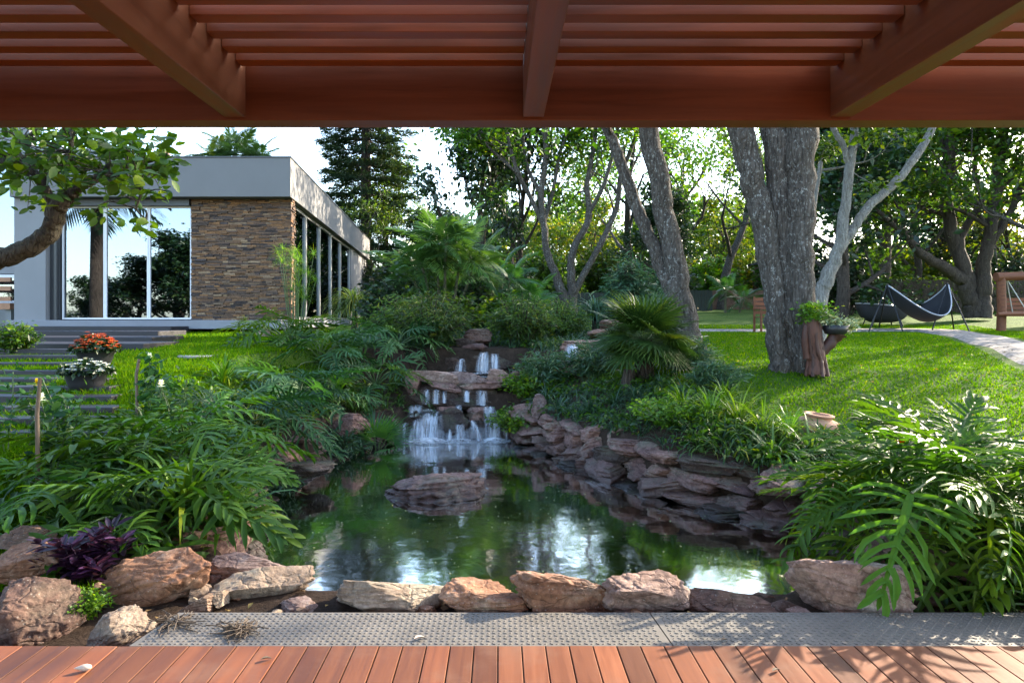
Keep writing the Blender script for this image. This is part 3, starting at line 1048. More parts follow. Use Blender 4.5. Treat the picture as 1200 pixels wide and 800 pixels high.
# ------------------------------------------------------------------ rocks
def ico(sub):
    bm = bmesh.new()
    bmesh.ops.create_icosphere(bm, subdivisions=sub, radius=1)
    V = np.array([v.co[:] for v in bm.verts]); F = np.array([[v.index for v in f.verts] for f in bm.faces])
    bm.free()
    return V, F


ICO5, ICO4, ICO3 = ico(6), ico(5), ico(3)


def rock_mesh(name, seed, mat, boxy=0.55, strata=0.05, cuts=9, base=None, rough=0.05, tilt=0.15, lo=0.62):
    rs = np.random.default_rng(seed)
    V, F = base or ICO4
    V = V.copy()
    V = np.sign(V) * np.abs(V) ** boxy
    V /= np.abs(V).max()
    for k in range(cuts):
        n_ = rs.normal(size=3); n_ /= np.linalg.norm(n_)
        off = rs.uniform(lo, 0.98)
        s = V @ n_ - off
        V = V - np.clip(s, 0, None)[:, None] * n_ * 0.985
    # layered ledges with a tilted bedding plane
    bt = np.array((rs.normal(0, tilt), rs.normal(0, tilt), 1.0)); bt /= np.linalg.norm(bt)
    h = V @ bt
    off3 = rs.uniform(0, 50, 3)
    fr = rs.uniform(3.5, 6)
    out = np.empty_like(V)
    for i_, (v, hh) in enumerate(zip(V, h)):
        q = Vector(v * 1.1 + off3)
        a = noise.noise(q) * 0.06 + noise.noise(q * 2.6) * 0.05 + noise.noise(q * 6.5) * rough * 0.8 + noise.noise(q * 15) * rough * 0.42
        st = noise.noise(Vector((hh * fr * 2.2 + off3[0], v[0] * 0.5, v[1] * 0.5)))
        st = math.copysign(abs(st) ** 0.6, st)
        rad = np.array((v[0], v[1], 0.0))
        out[i_] = v * (1 + a) + rad * (strata * 1.6 * st)
    mb = MB()
    mb.add(out, F)
    me = mb.mesh(name, mat)
    return me


RKM = {}
def pool(mat, n, seed0, **kw):
    RKM[mat] = [rock_mesh('rock', seed0 + k, M[mat], **kw) for k in range(n)]


rs = np.random.default_rng(11)
pool('rock_purple', 12, 100, strata=0.06, boxy=0.58, rough=0.08, cuts=13, lo=0.52, tilt=0.3)
pool('rock_dark', 6, 200, strata=0.08, boxy=0.5, rough=0.07)
pool('rock_pink', 3, 300, strata=0.06, boxy=0.5)
pool('rock_orange', 2, 500, strata=0.05)
pool('rock_tan', 2, 600, strata=0.05)
pool('rock_brown', 5, 400, strata=0.06, boxy=0.6, rough=0.07)

# the big rocks along the plate, one by one: px, base y, depth, width px, height px, depth m, turn, tilt, material, label
front = [
    (446, 719, 3.72, 136, 50, 0.26, 0.05, 0.10, 'rock_tan', 'long flat grey tan rock, largest behind the left checker plate'),
    (562, 720, 3.72, 98, 40, 0.24, 0.1, 0.05, 'rock_orange', 'low salmon orange rock between long grey rock and ridged orange rock'),
    (612, 720, 3.82, 52, 28, 0.18, 0.6, 0.0, 'rock_pink', 'small pinkish grey rock wedged beside the ridged orange rock'),
    (662, 720, 3.72, 108, 58, 0.26, -0.1, 0.22, 'rock_orange', 'ridged orange brown rock with a raised left end'),
    (757, 720, 3.74, 88, 60, 0.24, 0.3, 0.12, 'rock_pink', 'peaked pinkish grey rock behind the seam of the plates'),
    (850, 720, 3.76, 104, 36, 0.22, -0.05, 0.02, 'rock_brown', 'dark reddish layered slab right of the peaked pink rock'),
    (915, 718, 3.80, 46, 22, 0.16, 0.3, 0.0, 'rock_brown', 'small flat brown rock beside the large pale edged boulder'),
    (800, 716, 3.92, 56, 32, 0.2, 0.2, 0.0, 'rock_brown', 'small brown rock tucked behind the peaked pink rock'),
    (988, 722, 3.72, 128, 88, 0.30, -0.2, 0.22, 'rock_pink', 'large slanted boulder with brown top and pale left face'),
    (1062, 718, 3.95, 120, 62, 0.34, 0.1, 0.08, 'rock_brown', 'brown boulder hidden behind the hanging philodendron leaf'),
    (1140, 716, 3.95, 80, 50, 0.3, 0.1, 0.08, 'rock_brown', 'dark brown rock at the right end of the plate'),
    (303, 706, 3.92, 98, 52, 0.30, 0.1, 0.05, 'rock_tan', 'pale topped rock at the left corner of the pond'),
    (292, 672, 4.15, 70, 26, 0.26, 0.4, 0.04, 'rock_pink', 'flat pink slab lying behind the pale topped rock'),
    (192, 712, 3.92, 118, 70, 0.34, -0.15, -0.18, 'rock_orange', 'big rounded orange brown boulder left of the plate'),
    (147, 757, 3.42, 68, 50, 0.16, 0.5, -0.3, 'rock_tan', 'tilted tan wedge of rock at the left end of the plate'),
    (28, 682, 3.95, 86, 50, 0.32, 0.1, 0.1, 'rock_orange', 'broad orange rock with pale flat top at the left edge'),
    (36, 758, 3.45, 88, 82, 0.26, 0.2, 0.1, 'rock_brown', 'dark brown rounded boulder by the left end of the deck'),
    (30, 640, 4.3, 70, 24, 0.3, 0.1, 0.1, 'rock_brown', 'weathered brown slab behind the broad orange rock'),
    (240, 716, 3.72, 46, 26, 0.14, 0.7, 0.2, 'rock_brown', 'small brown rock between the orange boulder and the pale rock'),
    (262, 705, 3.78, 18, 22, 0.07, 0.7, 0.3, 'rock_tan', 'little white stone standing beside the orange boulder'),
    (352, 718, 3.75, 60, 24, 0.18, 0.2, 0.1, 'rock_pink', 'small pink rock at the left end of the long grey rock'),
    (538, 716, 3.88, 46, 24, 0.18, 0.2, 0.1, 'rock_brown', 'small brown rock in the gap right of the long grey rock'),
    (706, 716, 3.90, 44, 26, 0.18, 0.5, 0.1, 'rock_brown', 'small brown rock in the gap left of the peaked pink rock'),
    (895, 714, 3.95, 60, 26, 0.2, 0.1, 0.1, 'rock_brown', 'small brown rock behind the dark reddish slab'),
    (930, 722, 3.70, 34, 20, 0.12, 0.5, 0.1, 'rock_pink', 'little pink stone at the plate edge left of the large slanted boulder'),
    (420, 712, 3.95, 60, 26, 0.2, 0.3, 0.1, 'rock_brown', 'brown rock hidden behind the long grey rock'),
    (376, 712, 3.9, 40, 22, 0.18, 0.2, 0.1, 'rock_brown', 'small dark rock at the water edge behind the pink one'),
]
for k, (px_, py_, d, wpx, hpx, dep, rz, ti, mt, lb) in enumerate(front):
    w = wpx / 800 * d; h = hpx / 800 * d
    zb = EYE - (py_ - 375) / 800 * d
    o = link('rock', rock_mesh('rock', 900 + k * 7, M[mt], boxy=0.62, strata=0.045, cuts=15, base=ICO5, rough=0.075, tilt=0.3, lo=0.5))
    o.location = (X(px_, d), d + dep * 0.3 - 0.07, zb + h * 0.40 + (-0.012))
    o.rotation_euler = (rs.normal(0, 0.08), ti, rz)
    o.scale = (w * 0.59, dep * 0.62, h * 0.56)
    tag(o, lb, 'rock', 'boulders along the deck edge')

for k in range(22):
    if k < 11: px_, d = rs.uniform(60, 300), rs.uniform(3.62, 4.1)
    else: px_, d = rs.uniform(300, 1000), rs.uniform(3.60, 3.72)
    if px_ < 190 and d < 3.7: d += 0.3
    s_ = rs.uniform(0.025, 0.06)
    mt = ('rock_brown', 'rock_orange', 'rock_pink', 'rock_tan', 'rock_purple')[k % 5]
    o = link('stone', RKM[mt][k % len(RKM[mt])])
    o.location = (X(px_, d), d, g(X(px_, d), d) + s_ * 0.3); o.scale = (s_ * 1.3, s_, s_ * 0.75); o.rotation_euler = (rs.normal(0, .2), rs.normal(0, .2), rs.uniform(0, 6.28))
    tag(o, 'small loose stone lying on the soil between the boulders and the checker plate', 'stone', 'loose stones beside the checker plate')

o = link('rock', rock_mesh('rock', 78, M['rock_purple'], boxy=1.0, strata=0.06, cuts=5, base=ICO5, rough=0.10, lo=0.72))
o.location = (X(517, 6.85), 6.95, WZ - 0.05); o.scale = (0.60, 0.40, 0.25); o.rotation_euler = (0.0, -0.06, 0.3)
tag(o, 'lone dark boulder sitting in the middle of the pond', 'rock')


def wall_rocks(line, courses, mats, where, landmark, seed, wr=(0.32, 0.62), lean=0.10):
    rs = np.random.default_rng(seed)
    L_ = smooth_path([Vector((a, b, 0)) for a, b in line], 12)
    seg = np.linalg.norm(np.diff(L_, axis=0), axis=1); cum = np.concatenate([[0], np.cumsum(seg)])
    names = ['lowest', 'second', 'third', 'fourth']
    nth = ['first', 'second', 'third', 'fourth', 'fifth', 'sixth', 'seventh', 'eighth', 'ninth', 'tenth', 'eleventh', 'twelfth', 'thirteenth', 'fourteenth', 'fifteenth', 'sixteenth', 'seventeenth', 'eighteenth', 'nineteenth', 'twentieth']
    tg = np.gradient(L_, axis=0)
    z = WZ - 0.14
    for c in range(courses):
        s = rs.uniform(0, 0.2)
        h = rs.uniform(0.12, 0.15) * (1.3 if c == 0 else 1)
        cnt = 0
        while s < cum[-1] - 0.1:
            w = rs.uniform(*wr)
            m_ = min(s + w / 2, cum[-1])
            x_ = np.interp(m_, cum, L_[:, 0]); y_ = np.interp(m_, cum, L_[:, 1])
            tx = np.interp(m_, cum, tg[:, 0]); ty = np.interp(m_, cum, tg[:, 1])
            an = math.atan2(ty, tx)
            nx_, ny_ = -math.sin(an), math.cos(an)
            if float(pond_sd(np.array([x_ + nx_ * 0.1]), np.array([y_ + ny_ * 0.1]))[0]) < float(pond_sd(np.array([x_ - nx_ * 0.1]), np.array([y_ - ny_ * 0.1]))[0]):
                nx_, ny_ = -nx_, -ny_
            off = 0.02 + c * lean + rs.normal(0, 0.035)
            if z < terrain(np.array([x_ + nx_ * 0.75]), np.array([y_ + ny_ * 0.75]))[0] + 0.13:
                mt = mats[0] if rs.random() < (0.92 if c else 0.6) else mats[-1]
                o = link('rock', RKM[mt][rs.integers(len(RKM[mt]))])
                hh = h * rs.uniform(0.8, 1.25)
                o.location = (x_ + nx_ * off, y_ + ny_ * off, z + hh * 0.5 + rs.normal(0, 0.012))
                o.scale = (w * rs.uniform(0.52, 0.7), rs.uniform(0.2, 0.32), hh * rs.uniform(0.60, 0.85))
                o.rotation_euler = (rs.normal(0, 0.07), rs.normal(0, 0.09), an + rs.normal(0, 0.22) + (PI if rs.random() < 0.5 else 0))
                tone = 'mossy dark' if mt == 'rock_dark' else ('pinkish' if mt == 'rock_pink' else 'purple brown')
                tag(o, f'{tone} rock in the {names[c]} course of the {where}, {nth[min(cnt, 19)]} from {landmark}', 'rock', f'stacked rocks of the {where}')
                cnt += 1
            s += w * rs.uniform(0.8, 0.95)
        z += h * 0.92


wall_rocks([(0.18, 9.95), (0.62, 9.0), (1.13, 7.87), (1.49, 6.9), (2.13, 6.25), (2.5, 5.9), (2.64, 5.1), (2.3, 4.4)], 4, ['rock_purple', 'rock_dark'], 'right pond bank', 'the waterfall', 31)
wall_rocks([(-1.55, 9.95), (-2.0, 9.3), (-2.24, 8.2), (-2.34, 6.8), (-2.0, 5.3), (-1.8, 4.8)], 4, ['rock_purple', 'rock_dark'], 'left pond bank', 'the waterfall', 32)

# waterfall rocks: x px, y px centre, depth, width px, height px, depth m, material, label
fallrocks = [
    (478, 507, 10.10, 26, 34, 0.4, 'rock_dark', 'dark wet rock at the left foot of the waterfall'),
    (503, 500, 10.22, 42, 36, 0.4, 'rock_dark', 'wet rock behind the widest veil of the lower fall'),
    (534, 502, 10.05, 30, 34, 0.42, 'rock_dark', 'brown wet rock splitting the lower fall in the middle'),
    (556, 505, 10.12, 26, 30, 0.42, 'rock_dark', 'dark wet rock beside the slanting veil of the lower fall'),
    (580, 504, 10.22, 30, 34, 0.4, 'rock_dark', 'wet rock behind the right veil of the lower fall'),
    (492, 486, 10.30, 36, 14, 0.34, 'rock_dark', 'flat wet ledge left in the middle of the cascade'),
    (527, 484, 10.22, 28, 16, 0.3, 'rock_purple', 'rounded purple rock in the middle of the cascade'),
    (560, 486, 10.18, 26, 18, 0.3, 'rock_purple', 'rounded reddish rock right in the middle of the cascade'),
    (545, 474, 10.45, 40, 12, 0.3, 'rock_dark', 'thin dark slab under the ledge of the cascade'),
    (505, 464, 10.58, 60, 24, 0.3, 'rock_dark', 'dark recessed rock under the left half of the ledge'),
    (553, 464, 10.58, 50, 24, 0.3, 'rock_dark', 'dark recessed rock under the right half of the ledge'),
    (508, 443, 10.62, 52, 13, 0.26, 'rock_pink', 'long slanting pink rock at the left of the ledge'),
    (544, 445, 10.60, 46, 13, 0.24, 'rock_pink', 'smooth pale rock in the middle of the ledge'),
    (561, 452, 10.55, 44, 9, 0.26, 'rock_purple', 'thin flat slab under the pale rock of the ledge'),
    (522, 454, 10.52, 36, 8, 0.26, 'rock_purple', 'thin flat slab under the long slanting pink rock'),
    (585, 444, 10.62, 26, 16, 0.3, 'rock_pink', 'rough pinkish rock at the right end of the ledge'),
    (484, 452, 10.6, 20, 26, 0.3, 'rock_purple', 'upright rock at the left end of the ledge'),
    (604, 448, 10.7, 24, 20, 0.34, 'rock_purple', 'squat rock in the leaves right of the ledge'),
    (562, 424, 11.95, 60, 30, 0.34, 'rock_dark', 'dark rock face behind the upper fall'),
    (534, 428, 11.9, 24, 24, 0.3, 'rock_dark', 'dark rock left of the upper fall'),
    (590, 428, 11.9, 20, 22, 0.3, 'rock_dark', 'dark rock right of the upper fall'),
    (561, 408, 11.95, 28, 9, 0.4, 'rock_purple', 'flat spout rock at the top of the upper fall'),
    (561, 396, 12.3, 28, 16, 0.4, 'rock_brown', 'reddish rock crowning the waterfall'),
    (547, 402, 12.2, 20, 10, 0.3, 'rock_dark', 'small dark rock beside the spout of the upper fall'),
    (460, 500, 10.0, 34, 22, 0.4, 'rock_purple', 'layered rock at the left shoulder of the lower fall'),
    (604, 503, 10.0, 22, 30, 0.4, 'rock_purple', 'mossy rock at the right shoulder of the lower fall'),
    (618, 487, 9.9, 36, 20, 0.4, 'rock_purple', 'pinkish rock on the bank right of the lower fall'),
    (634, 480, 9.6, 16, 26, 0.24, 'rock_pink', 'small upright pale rock on the right bank'),
    # second little fall on the right
    (692, 405, 11.2, 56, 13, 0.5, 'rock_purple', 'flat rock spout of the small side fall'),
    (664, 424, 10.8, 26, 9, 0.3, 'rock_orange', 'tilted orange slab below the small side fall'),
    (663, 434, 10.6, 22, 10, 0.3, 'rock_pink', 'pale rounded rock below the tilted orange slab'),
    (690, 428, 11.3, 60, 30, 0.4, 'rock_dark', 'dark rock under the spout of the small side fall'),
    (722, 383, 12.6, 34, 14, 0.4, 'rock_purple', 'layered rock above the small side fall'),
    (705, 392, 12.0, 30, 10, 0.4, 'rock_purple', 'thin slab between the spout and the upper layered rock'),
    (795, 400, 11.2, 22, 12, 0.3, 'rock_brown', 'reddish rock beside the foot of the leaning tree'),
    (410, 500, 9.0, 36, 22, 0.3, 'rock_purple', 'flat ledge rock under the hanging leaves of the left bank'),
    (306, 389, 13.5, 16, 10, 0.3, 'rock_tan', 'small pale rock on the lawn before the stone panel'),
    (360, 552, 7.0, 50, 16, 0.35, 'rock_dark', 'low dark rock lying in the water by the left bank'),
]
for k, (px_, py_, d, wpx, hpx, dep, mt, lb) in enumerate(fallrocks):
    c = W(px_, py_, d)
    o = link('rock', RKM[mt][k % len(RKM[mt])])
    o.location = c + Vector((0, dep * 0.4, 0))
    o.scale = (wpx / 800 * d * 0.6, dep * 0.62, hpx / 800 * d * 0.66)
    o.rotation_euler = (rs.normal(0, 0.06), rs.normal(0, 0.06), rs.normal(0, 0.25))
    if 'slanting pink' in lb: o.rotation_euler = (0, 0.14, 0.05)
    tag(o, lb, 'rock', 'rocks of the waterfall')

# dry stone wall behind the palms
rs = np.random.default_rng(41)
dsw = empty('dry_stone_wall', (0, 20.5, 0), 'dark dry stone retaining wall behind the palm clump', 'wall')
mb = MB()
z = 1.2
while z < 2.15:
    h = rs.uniform(0.10, 0.18); x = X(440, 20.5)
    while x < X(590, 20.5):
        w = rs.uniform(0.3, 0.8)
        V, F = ICO3
        V2 = np.sign(V) * np.abs(V) ** 0.45
        V2 = V2 * np.array((w * 0.55, 0.25, h * 0.58)) * (1 + rs.normal(0, 0.03, (len(V2), 1))) + np.array((x + w / 2, 20.5 + rs.normal(0, 0.08), z + h / 2))
        mb.add(V2, F); x += w * 0.97
    z += h * 0.93
o = mb.build('stones', M['rock_dark'], dsw); o.matrix_parent_inverse = Matrix.Translation((0, -20.5, 0))

# ------------------------------------------------------------------ falling water
def fade_attr(o, vals):
    a_ = o.data.attributes.new("fade", 'FLOAT', 'POINT')
    a_.data.foreach_set("value", np.asarray(vals, np.float32))


def veil(parent, a, b, da, db, top, bot, seed, st=1.0):
    """a thin sheet of water from the lip (py top) to the foot (py bot); a,b px at top -> foot spread"""
    rs = np.random.default_rng(seed)
    nu, nv = 14, 14
    V, fd = [], []
    for i_ in range(nv):
        t_ = i_ / (nv - 1)
        for j_ in range(nu):
            u = j_ / (nu - 1)
            d = da + (db - da) * t_ ** 0.5
            x_ = X((a[0] + (a[1] - a[0]) * u) * (1 - t_) + (b[0] + (b[1] - b[0]) * u) * t_, da)
            zt, zb = EYE - (top - 375) / 800 * da, EYE - (bot - 375) / 800 * db
            z_ = zt + (zb - zt) * t_ ** 1.6
            V.append((x_, d + 0.03 * math.sin(u * 9 + seed), z_))
            e = min(1, min(u, 1 - u) * 2.6) ** 1.3 * (0.30 + 0.70 * min(1, t_ * 2.5))
            fd.append(e * st)
    mb = MB()
    k, l = np.arange(nv - 1)[:, None] * nu, np.arange(nu - 1)[None, :]
    mb.add(V, np.stack([k + l, k + l + 1, k + nu + l + 1, k + nu + l], -1).reshape(-1, 4))
    o = mb.build('water_veil', M['fall'], parent)
    fade_attr(o, fd)


def foam(parent, px_, d, z, rx, ry, st=1.0):
    V, fd = [(X(px_, d), d, z + 0.05 * st)], [st]
    n_ = 20
    for r_, f_, h_ in ((0.35, 0.9, 0.035), (0.7, 0.5, 0.012), (1.0, 0.0, 0.004)):
        for k in range(n_):
            th = k / n_ * 2 * PI
            V.append((X(px_, d) + rx * r_ * math.cos(th), d + ry * r_ * math.sin(th), z + h_ * st)); fd.append(f_ * st)
    F = [(0, 1 + k, 1 + (k + 1) % n_) for k in range(n_)]
    for ring in range(2):
        b = 1 + ring * n_
        F += [(b + k, b + n_ + k, b + n_ + (k + 1) % n_, b + (k + 1) % n_) for k in range(n_)]
    mb = MB(); mb.add(V, F)
    o = mb.build('foam', M['foam'], parent)
    fade_attr(o, fd)


lower = empty('lower_waterfall', (0, 0, 0), 'wide white lower waterfall running into the pond over dark rocks', 'waterfall', 'waterfalls feeding the pond')
for k, (a, b, da, db, tp_, bt_) in enumerate([
    ((474, 590), (470, 594), 10.24, 9.95, 496, 514), ((526, 531), (524, 532), 10.1, 9.85, 500, 516), ((486, 498), (477, 496), 10.16, 9.84, 490, 518),
    ((496, 520), (484, 524), 10.22, 9.86, 482, 519), ((500, 514), (490, 520), 10.2, 9.80, 486, 520), ((470, 480), (467, 480), 10.16, 9.9, 494, 515),
    ((533, 545), (533, 546), 9.95, 9.82, 497, 517), ((548, 556), (556, 567), 10.0, 9.85, 492, 516), ((567, 586), (566, 590), 10.15, 9.9, 490, 516),
    ((588, 596), (590, 596), 10.05, 9.9, 500, 515), ((497, 505), (495, 506), 10.44, 10.28, 456, 474), ((507, 516), (507, 518), 10.44, 10.28, 456, 473),
    ((558, 571), (557, 573), 10.42, 10.25, 457, 475), ((518, 524), (518, 525), 10.44, 10.3, 458, 472), ((534, 542), (533, 543), 10.36, 10.2, 474, 488),
    ((565, 580), (566, 586), 10.25, 10.1, 476, 494), ((480, 500), (478, 498), 10.36, 10.16, 474, 492), ((543, 551), (543, 552), 10.44, 10.3, 457, 471)]):
    veil(lower, a, b, da, db, tp_, bt_, k, 0.36 if k == 0 else 1.0)
for px_, d, z, rx, ry, st in [(503, 9.80, WZ + 0.006, 0.42, 0.3, 1.3), (578, 9.83, WZ + 0.006, 0.32, 0.24, 1.2), (540, 9.8, WZ + 0.004, 0.36, 0.24, 0.9), (540, 9.2, WZ + 0.003, 0.95, 0.7, 0.30),
                              (500, 8.7, WZ + 0.002, 0.5, 0.4, 0.22), (474, 9.86, WZ + 0.005, 0.14, 0.14, 0.7), (565, 10.3, 0.125, 0.2, 0.08, 0.9), (502, 10.3, 0.125, 0.2, 0.08, 0.8)]:
    foam(lower, px_, d, z, rx, ry, st)
upper = empty('upper_waterfall', (0, 0, 0), 'narrow upper waterfall dropping from the flat spout rock into the top pool', 'waterfall', 'waterfalls feeding the pond')
for k, (a, b, da, db, tp_, bt_) in enumerate([((562, 573), (556, 576), 11.62, 11.4, 412, 435), ((574, 585), (574, 587), 11.6, 11.4, 414, 435), ((538, 545), (533, 548), 11.6, 11.4, 420, 435)]):
    veil(upper, a, b, da, db, tp_, bt_, 40 + k)
foam(upper, 568, 11.35, 0.606, 0.3, 0.16, 0.9)
foam(upper, 540, 11.35, 0.605, 0.14, 0.1, 0.7)
sidef = empty('side_waterfall', (0, 0, 0), 'small thin waterfall arching from a flat rock beside the fan palm', 'waterfall', 'waterfalls feeding the pond')
veil(sidef, (664, 680), (652, 680), 11.05, 10.75, 403, 428, 50)
veil(sidef, (666, 678), (656, 676), 11.0, 10.7, 404, 428, 51)

# ------------------------------------------------------------------ leaf shapes (length 1 along +Y, normal +Z)
LEAF_V = np.array([(0, 0, 0), (0.26, 0.45, 0.07), (0, 1.0, -0.10), (-0.26, 0.45, 0.07)])
LEAF_F = np.array([(0, 1, 2), (0, 2, 3)])
NARROW_V = np.array([(0, 0, 0), (0.09, 0.4, 0.03), (0, 1.0, -0.15), (-0.09, 0.4, 0.03)])
OVAL_V = np.array([(0, 0, 0), (0.24, 0.28, 0.06), (0.27, 0.6, 0.05), (0.13, 0.9, -0.02), (0, 1.0, -0.06), (-0.13, 0.9, -0.02), (-0.27, 0.6, 0.05), (-0.24, 0.28, 0.06), (0, 0.5, -0.01)])
OVAL_F = np.array([(8, 0, 1), (8, 1, 2), (8, 2, 3), (8, 3, 4), (8, 4, 5), (8, 5, 6), (8, 6, 7), (8, 7, 0)])


def unit(v):
    return v / (np.linalg.norm(v, axis=-1, keepdims=True) + 1e-9)


def scatter_leaves(mb, P, rs, size, V=LEAF_V, F=LEAF_F, up=0.8, out=None, droop=0.2, var=0.35, mi=0):
    n = len(P)
    D = rs.normal(size=(n, 3)); D[:, 2] = D[:, 2] * 0.5 - droop
    if out is not None: D = D + out
    D = unit(D)
    U = rs.normal(size=(n, 3)) * 0.6; U[:, 2] += up
    Mx = frames(D, U) * (size * (1 + var * rs.normal(size=n)).clip(0.4, 1.8))[:, None, None]
    mb.inst(V, F, Mx, P, mi)


def grow(mb, tips, p, d, L, r, depth, rs, spread=0.65, up=0.12, nch=(2, 4), shrink=0.68, sides=6, wob=0.16):
    """a wandering branch with smaller branches; collects points for the leaves in tips"""
    p = np.array(p, float); d = np.array(d, float) / np.linalg.norm(d)
    ns = 5
    pts, dirs = [p], [d]
    for k in range(ns):
        d = d + rs.normal(0, wob, 3) + np.array((0, 0, up * 0.3))
        d /= np.linalg.norm(d)
        p = p + d * L / ns
        pts.append(p); dirs.append(d)
    rad = np.linspace(r, r * (0.55 if depth else 0.2), ns + 1)
    mb.tube(pts, rad, max(3, sides), cap=False)
    if depth == 0:
        for k in range(1, ns + 1): tips.append((pts[k], dirs[k]))
        return
    n = rs.integers(nch[0], nch[1] + 1)
    for c in range(n):
        k = rs.integers(2, ns + 1) if c else ns
        dd = dirs[k] + rs.normal(0, spread, 3)
        dd[2] += up
        grow(mb, tips, pts[k], dd, L * shrink * rs.uniform(0.75, 1.2), rad[k] * 0.62, depth - 1, rs, spread, up, nch, shrink, sides - 1, wob)


def crown_points(tips, rs, per, sig):
    T = np.array([t_[0] for t_ in tips])
    P = np.repeat(T, per, 0)
    return P + rs.normal(0, 1, P.shape) * np.array((sig, sig, sig * 0.55))


def template_tree(seed, H, r0, crown_r, base, mats, leaf=0.2, per=10, sig=0.3, limbs=6, depth=2, V=LEAF_V, F=LEAF_F, up=0.25, droop=0.25, spread=0.65):
    """trunk mesh and crown mesh of a tree standing at the origin"""
    rs = np.random.default_rng(seed)
    tr = MB(); tips = []
    pts = [np.array((0, 0, -0.3)), np.array((0, 0, 0.2))]
    p = np.array((0, 0, 0.2)); d = np.array((rs.normal(0, 0.08), rs.normal(0, 0.08), 1.0))
    n = 7
    for k in range(n):
        d = d + rs.normal(0, 0.09, 3); d[2] = max(d[2], 0.8); d /= np.linalg.norm(d)
        p = p + d * (H * 0.72 / n); pts.append(p)
    rad = np.concatenate([[r0 * 1.5, r0 * 1.15], np.linspace(r0, r0 * 0.3, n)])
    tr.tube(pts, rad, 9, rough=0.12, rs=rs, cap=False)
    for c in range(limbs):
        f = base + (1 - base) * (c / max(1, limbs - 1)) ** 0.9
        kk = f * H * 0.72 / (H * 0.72) * n
        i0 = min(int(kk) + 1, len(pts) - 2); fr_ = kk - int(kk)
        q = pts[i0] * (1 - fr_) + pts[i0 + 1] * fr_ if i0 + 1 < len(pts) else pts[-1]
        az = c * 2.4 + rs.normal(0, 0.4)
        el = R(15 + 55 * f) if f < 0.98 else R(80)
        dd = np.array((math.cos(az) * math.cos(el), math.sin(az) * math.cos(el), math.sin(el)))
        grow(tr, tips, q, dd, crown_r * rs.uniform(0.55, 0.8) * (1.15 - 0.45 * f), r0 * (0.55 - 0.3 * f), depth, rs, spread, up)
    cr = MB()
    scatter_leaves(cr, crown_points(tips, rs, per, sig), rs, leaf, V, F, droop=droop)
    return tr.mesh('trunk', mats[0]), cr.mesh('crown', mats[1])


def stand_tree(meshes, name, label, loc, s=1.0, rz=0.0, group='garden trees behind the lawn'):
    t_ = empty(name, loc, label, 'tree', group, rz)
    t_.scale = (s, s, s) if not hasattr(s, '__len__') else s
    link('trunk', meshes[0], t_)
    link('crown', meshes[1], t_)
    return t_


# ------------------------------------------------------------------ traced trees of the garden
def traced_tree(name, label, root_px, d, limbs, bark, leafm, seed, tw, leaf, per, sig, sides=14, V=LEAF_V, F=LEAF_F, rough=0.10, group=None, depth=2, base=None):
    """limbs: lists of (px, py, width px, extra depth); tw: (limb index, start fraction, count, length)"""
    rs = np.random.default_rng(seed)
    rt = base if base is not None else G(root_px, d)
    t_ = empty(name, rt, label, 'tree', group)
    tr = MB(); tips = []
    paths = []
    for lm in limbs:
        rows = np.array([tuple(W(a, b, d + e)) + (w_ / 800 * (d + e) / 2,) for a, b, w_, e in lm])
        rows = smooth_path(rows, 6)
        jit = rs.normal(0, 1, (len(rows), 3)) * rows[:, 3:4] * 0.10
        jit[:2] = 0; jit[-1] = 0
        rows[:, :3] += jit
        tr.tube(rows[:, :3] - np.array(rt), rows[:, 3], sides, rough=rough, rs=rs, cap=False)
        paths.append(rows)
    for li, f0, cnt, L_ in tw:
        rows = paths[li]
        for c in range(cnt):
            k = int((f0 + (1 - f0) * rs.random()) * (len(rows) - 2))
            if c == 0: k = len(rows) - 2
            q = rows[k, :3] - np.array(rt)
            dd = unit(rows[k + 1, :3] - rows[k, :3]) + rs.normal(0, 0.7, 3)
            dd[2] = abs(dd[2]) * 0.6 + 0.1
            grow(tr, tips, q, dd, L_ * rs.uniform(0.7, 1.2), rows[k, 3] * (0.75 if c == 0 else 0.4), depth, rs)
    if name == 'garden_tree': NEARP.extend(paths)
    link('trunk', tr.mesh('trunk', M[bark]), t_)
    if tips:
        cr = MB()
        scatter_leaves(cr, crown_points(tips, rs, per, sig), rs, leaf, V, F)
        link('crown', cr.mesh('crown', M[leafm]), t_)
    return t_


traced_tree('lawn_tree', 'massive grey trunked tree on the lawn, splitting into three thick stems', 930, 9.5, [
    [(914, 440, 28.4, 0), (911, 405, 23.4, 0), (907, 340, 23.4, 0), (894, 260, 26.8, 0), (880, 205, 27.5, 0), (867, 145, 28.4, 0), (835, 60, 25.1, 0.3), (790, -60, 18.4, 0.8), (740, -190, 11.7, 1.2)],
    [(930, 440, 31.7, .05), (928, 400, 28.4, .05), (924, 330, 27.5, .05), (914, 240, 26.8, .08), (907, 150, 28.4, .1), (903, 60, 26.8, .2), (890, -60, 20.0, .8), (880, -210, 11.7, 1.0)],
    [(944, 440, 30.1, -.05), (941, 400, 30.1, -.05), (938, 330, 30.1, -.05), (937, 240, 33.4, -.05), (941, 150, 36.8, -.05), (950, 60, 33.4, -.3), (985, -60, 23.4, -.8), (1040, -200, 12.5, -1.0)],
    [(955, 40, 22.8, -.3), (1040, 10, 16.1, -.8), (1120, 0, 11.4, -1.2), (1190, 15, 6.6, -1.4)]],  # limb added out of view so its leaves shade the left deck
    'bark_grey', 'leaf_tree', 61, [(3, 0.45, 12, 1.15), (0, 0.72, 7, 1.7), (1, 0.74, 7, 1.8), (2, 0.74, 7, 1.8)], 0.13, 6, 0.22, sides=20, rough=0.12)
